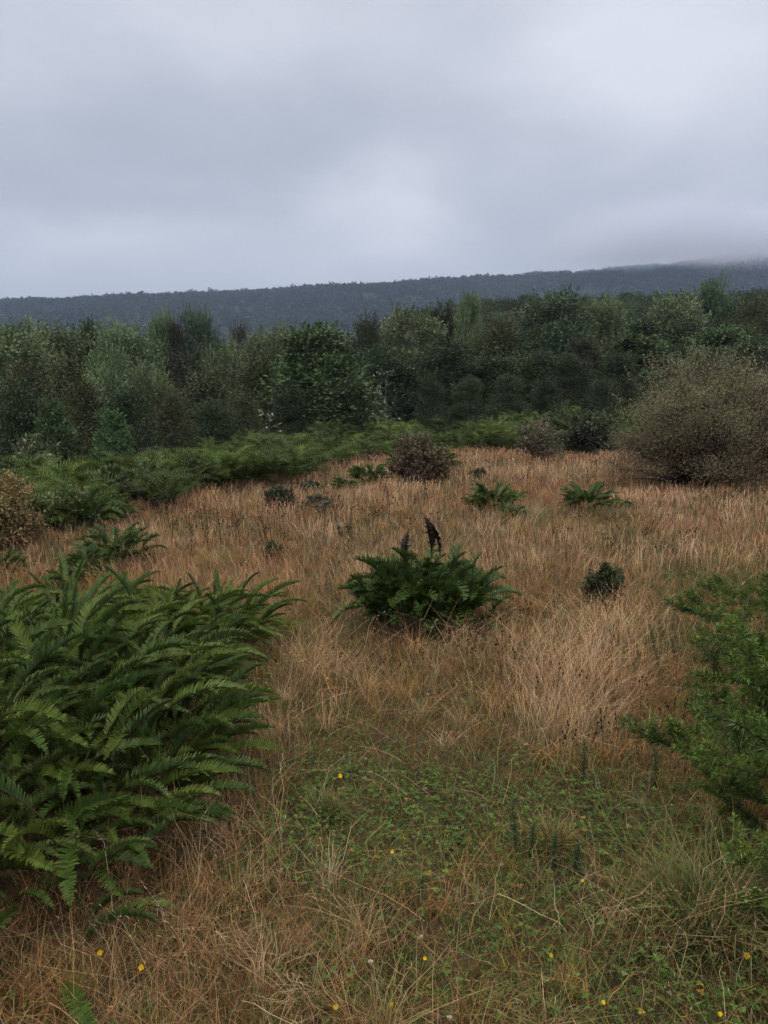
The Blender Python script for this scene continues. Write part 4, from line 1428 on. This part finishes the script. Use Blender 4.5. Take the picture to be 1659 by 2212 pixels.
# ------------------------------------------------------------------ flowers and seed stalks
def flower(px, py, size, kind, label, seed):
    """kind: yellow, white (fluffy dry head), pink"""
    r = np.random.default_rng(seed)
    d = pdir(px, py)
    p, t = hit(px, py + 1)
    hh = {'yellow': .07, 'white': .10, 'pink': .09}[kind]
    # stands a little nearer than the ground point so that its head is seen there
    tt = t * (1 - hh / (EYE - p[2]))
    hd = np.array([0, 0, EYE]) + d * tt
    g = gz(hd[0], hd[1])
    root = empty(kind + '_flower', (hd[0], hd[1], g))
    H = hd[2] - g
    st = MB()
    s = np.linspace(0, 1, 5)[:, None]
    pts = np.concatenate([r.normal(0, .004, (5, 2)) * (1 - s), s * H], 1); pts[-1, :2] = 0
    tube(st, pts, .0012, (.09, .12, .04) if kind != 'white' else (.16, .10, .06), 5)
    st.obj('stem', M_HERB, root)
    pm = MB()
    top = np.array([0, 0, H])
    sz = size * .8 / FPX * tt
    tilt = np.array([r.normal(0, .25), -.75, .7])
    ax = unit(tilt); e1 = unit(np.cross(ax, [1, 0, 0])); e2 = np.cross(ax, e1)
    if kind == 'yellow':
        n = 9
        a = np.linspace(0, 2 * pi, n, endpoint=False) + r.normal(0, .1, n)
        dd = np.cos(a)[:, None] * e1 + np.sin(a)[:, None] * e2 + ax * .25
        leaves(pm, np.repeat(top[None], n, 0), dd, np.repeat(ax[None], n, 0), sz * r.uniform(.5, .62, n), sz * .34, np.array((.86, .60, .015)) * r.uniform(.85, 1.05, (n, 1)))
        pm.obj('petals', M_FLOWER, root)
        cm = MB()
        tube(cm, [top - ax * .001, top + ax * sz * .12], [sz * .15, sz * .08], (.62, .36, .01), 8)
        cm.obj('flower_centre', M_FLOWER, root)
    else:
        n = 46
        u = unit(r.normal(size=(n, 3))); u[:, 2] = u[:, 2] * .6 + .5
        c = (.70, .62, .50) if kind == 'white' else (.52, .20, .34)
        leaves(pm, top + u * sz * .08, u, unit(r.normal(size=(n, 3))), sz * r.uniform(.35, .55, n), sz * .12, np.array(c) * r.uniform(.75, 1.1, (n, 1)))
        pm.obj('flower_head', M_FLOWER, root)
        cm = MB()
        tube(cm, [top - [0, 0, sz * .3], top - [0, 0, sz * .12], top + [0, 0, sz * .06]], [sz * .06, sz * .18, sz * .1], (.07, .05, .035), 7)
        cm.obj('calyx', M_HERB, root)
    tag(root, label, 'flower', kind + ' flowers in the grass')


FL = [
    (305, 2090, 17, 'yellow', 'yellow flower in dry grass below the big fern clump, lower of two'),
    (216, 2058, 16, 'yellow', 'yellow flower at the dark foot of the big fern clump, upper of two'),
    (735, 1676, 13, 'yellow', 'yellow flower in short grass right of the big fern clump'),
    (1613, 2064, 19, 'yellow', 'large yellow flower beside the corner tussock'),
    (1190, 2064, 12, 'yellow', 'yellow flower left of the corner tussock'),
    (918, 2070, 11, 'yellow', 'yellow flower between two white seed heads'),
    (726, 2175, 15, 'yellow', 'ragged yellow flower near the bottom frame edge at left centre'),
    (847, 2170, 12, 'yellow', 'yellow bud-like flower near the bottom frame edge at mid photo'),
    (1258, 1902, 9, 'yellow', 'round yellow flower on green turf under the right gorse'),
    (848, 1840, 10, 'yellow', 'yellow flower in the green herb patch'),
    (708, 1465, 8, 'yellow', 'tiny yellow flower beside the tall straw left of the lone fern'),
    (1505, 1374, 10, 'yellow', 'orange yellow gorse flower at the tip of a right gorse branch'),
    (1555, 2190, 14, 'yellow', 'yellow flower cut by the bottom edge at right'),
    (1303, 2165, 12, 'yellow', 'yellow flower near the bottom edge under the corner tussock'),
    (762, 2042, 16, 'pink', 'single pink clover head in the grass'),
    (801, 2079, 18, 'white', 'white fluffy seed head beside the pink clover'),
    (909, 2026, 18, 'white', 'white fluffy seed head above a yellow flower'),
    (970, 2200, 18, 'white', 'white seed head cut by the bottom edge'),
    (1415, 1950, 12, 'white', 'white seed head left of the large corner tussock'),
    (1445, 1108, 8, 'white', 'upper white flower dot in the far straw under the big thorny bush'),
    (1438, 1118, 7, 'white', 'lower white flower dot in the far straw under the big thorny bush'),
    (683, 1106, 7, 'white', 'white flower dot beside the grey mound in the straw'),
    (225, 1172, 7, 'white', 'white flower dot behind the sprawling dark fern'),
    (44, 1275, 7, 'white', 'white flower dot near the left frame edge'),
    (1210, 1425, 7, 'white', 'white flower dot above the hay tuft'),
    (890, 1022, 6, 'white', 'white flower dot at the foot of the reddish bush'),
    (790, 1640, 8, 'white', 'pale seed head in short grass near the yellow flower'),
    (925, 1500, 8, 'white', 'pale seed head in brown grass below the lone fern'),
    (610, 1395, 6, 'white', 'white flower dot on the pale tuft right of the big clump'),
    (1310, 1420, 8, 'white', 'white flower under the small dark gorse bush'),
]
for i, f in enumerate(FL): flower(*f, 600 + i)


def seed_stalks():
    """dark thistle-like seed heads on thin stalks"""
    r = np.random.default_rng(88)
    var = []
    for v in range(4):
        mb = MB()
        H = 1.0
        s = np.linspace(0, 1, 5)[:, None]
        pts = np.concatenate([r.normal(0, .01, (5, 2)).cumsum(0), s * H], 1)
        tube(mb, pts, .006, (.09, .055, .035), 4)
        ends = [pts[-1]]
        for k in range(2):
            b = pts[3]; e = b + np.array([r.normal(0, .12), r.normal(0, .12), r.uniform(.1, .2)])
            tube(mb, [b, (b + e) / 2, e], .005, (.09, .055, .035), 4); ends.append(e)
        for e in ends:
            tube(mb, [e - [0, 0, .016], e - [0, 0, .007], e + [0, 0, .007], e + [0, 0, .015]], [.006, .020, .018, .006], (.030, .018, .014), 7)
            n = 14
            u = unit(r.normal(size=(n, 3))); u[:, 2] = np.abs(u[:, 2])
            leaves(mb, np.repeat(e[None], n, 0), u, unit(r.normal(size=(n, 3))), .03, .009, (.045, .028, .02))
        var.append(mb.mesh('seed_stalk', M_BARK))
    zones = [((350, 1130), (620, 1215), 46, 'dark seed stalk in the straw behind the big fern clump', 'seed stalks behind the big fern clump'),
             ((960, 990), (1330, 1090), 46, 'dark seed stalk in the far straw in front of the sparse bush', 'seed stalks in the far straw'),
             ((560, 1040), (960, 1170), 50, 'dark seed stalk in the straw left of the lone fern', 'seed stalks left of the lone fern'),
             ((80, 1160), (240, 1230), 12, 'dark seed stalk in straw by the left frame edge', 'seed stalks by the left frame edge'),
             ((1180, 1160), (1500, 1260), 22, 'dark seed stalk in straw behind the small dark gorse', 'seed stalks behind the small gorse'),
             ((820, 1370), (1330, 1560), 22, 'dark seed stalk between the lone fern and the hay tuft', 'seed stalks below the lone fern'),
             ((1150, 1560), (1460, 1760), 14, 'dark seed stalk in grass near the right gorse', 'seed stalks near the right gorse')]
    for (ax, ay), (bx, by), n, lab, grp in zones:
        for i in range(n):
            p, t = hit(r.uniform(ax, bx), r.uniform(ay, by) + 18)
            if float(bed_s(p[0], p[1])) > 0: continue
            o = link('seed_stalk', var[r.integers(4)])
            o.location = p
            h = r.uniform(.26, .42)
            sx = np.clip(.045 * t, .16, .5) * r.uniform(.8, 1.2)
            o.scale = (min(sx, .75), min(sx, .75), h)
            o.rotation_euler = (r.normal(0, .12), r.normal(0, .12), r.uniform(0, 6.28))
            tag(o, lab, 'seed stalk', grp)


seed_stalks()


# ------------------------------------------------------------------ haze and the cloud lying on the ridge
def box(name, lo, hi, mat):
    lo, hi = np.array(lo, float), np.array(hi, float)
    v = [[(lo, hi)[i][0], (lo, hi)[j][1], (lo, hi)[k][2]] for i in (0, 1) for j in (0, 1) for k in (0, 1)]
    q = [[0, 1, 3, 2], [4, 6, 7, 5], [0, 4, 5, 1], [2, 3, 7, 6], [0, 2, 6, 4], [1, 5, 7, 3]]
    mb = MB(); mb.add(v, q, (.5, .5, .5))
    return mb.obj(name, mat, smooth=False)


def haze():
    m = bpy.data.materials.new('haze')
    m.use_nodes = True
    t = m.node_tree
    t.nodes.clear()
    v = N(t, 'ShaderNodeVolumePrincipled')
    v.inputs['Color'].default_value = (.55, .72, 1.0, 1)
    v.inputs['Density'].default_value = .00026
    v.inputs['Anisotropy'].default_value = .2
    o = N(t, 'ShaderNodeOutputMaterial')
    t.links.new(v.outputs[0], o.inputs['Volume'])
    b = box('haze', (-2400, -80, -40), (2400, 2500, 300), m)
    tag(b, kind='stuff')


haze()


def ridge_cloud():
    """cloud lying on the right part of the ridge, thickening upwards"""
    m = bpy.data.materials.new('ridge_cloud')
    m.use_nodes = True
    t = m.node_tree
    t.nodes.clear()
    tc = N(t, 'ShaderNodeTexCoord')
    nz = N(t, 'ShaderNodeTexNoise')
    nz.inputs['Scale'].default_value = .009
    nz.inputs['Detail'].default_value = 3
    t.links.new(tc.outputs['Object'], nz.inputs['Vector'])
    sp = N(t, 'ShaderNodeSeparateXYZ')
    t.links.new(tc.outputs['Object'], sp.inputs[0])

    def ramp(sock, a, b):
        mr = N(t, 'ShaderNodeMapRange', interpolation_type='SMOOTHSTEP')
        mr.inputs['From Min'].default_value = a
        mr.inputs['From Max'].default_value = b
        t.links.new(sock, mr.inputs['Value'])
        return mr.outputs[0]
    zz = math_node(t, 'MULTIPLY_ADD', nz.outputs['Fac'], 60, sp.outputs[2])
    up = ramp(zz, 158, 200)
    side = ramp(sp.outputs[0], 190, 340)
    dn = N(t, 'ShaderNodeMapRange', interpolation_type='SMOOTHSTEP')
    for k_, v_ in (('From Min', 195), ('From Max', 248), ('To Min', 1), ('To Max', 0)): dn.inputs[k_].default_value = v_
    t.links.new(zz, dn.inputs['Value'])
    end = ramp(sp.outputs[0], 1100, 800)
    d = math_node(t, 'MULTIPLY', math_node(t, 'MULTIPLY', math_node(t, 'MULTIPLY', up, dn.outputs[0]), math_node(t, 'MULTIPLY', side, end)), .017)
    v = N(t, 'ShaderNodeVolumePrincipled')
    v.inputs['Color'].default_value = (.84, .88, 1.0, 1)
    v.inputs['Anisotropy'].default_value = 0
    t.links.new(d, v.inputs['Density'])
    o = N(t, 'ShaderNodeOutputMaterial')
    t.links.new(v.outputs[0], o.inputs['Volume'])
    b = box('ridge_clouds', (180, 960, 100), (1300, 1215, 290), m)
    tag(b, 'soft low cloud hiding the right part of the ridge crest', 'cloud', kind='stuff')


ridge_cloud()
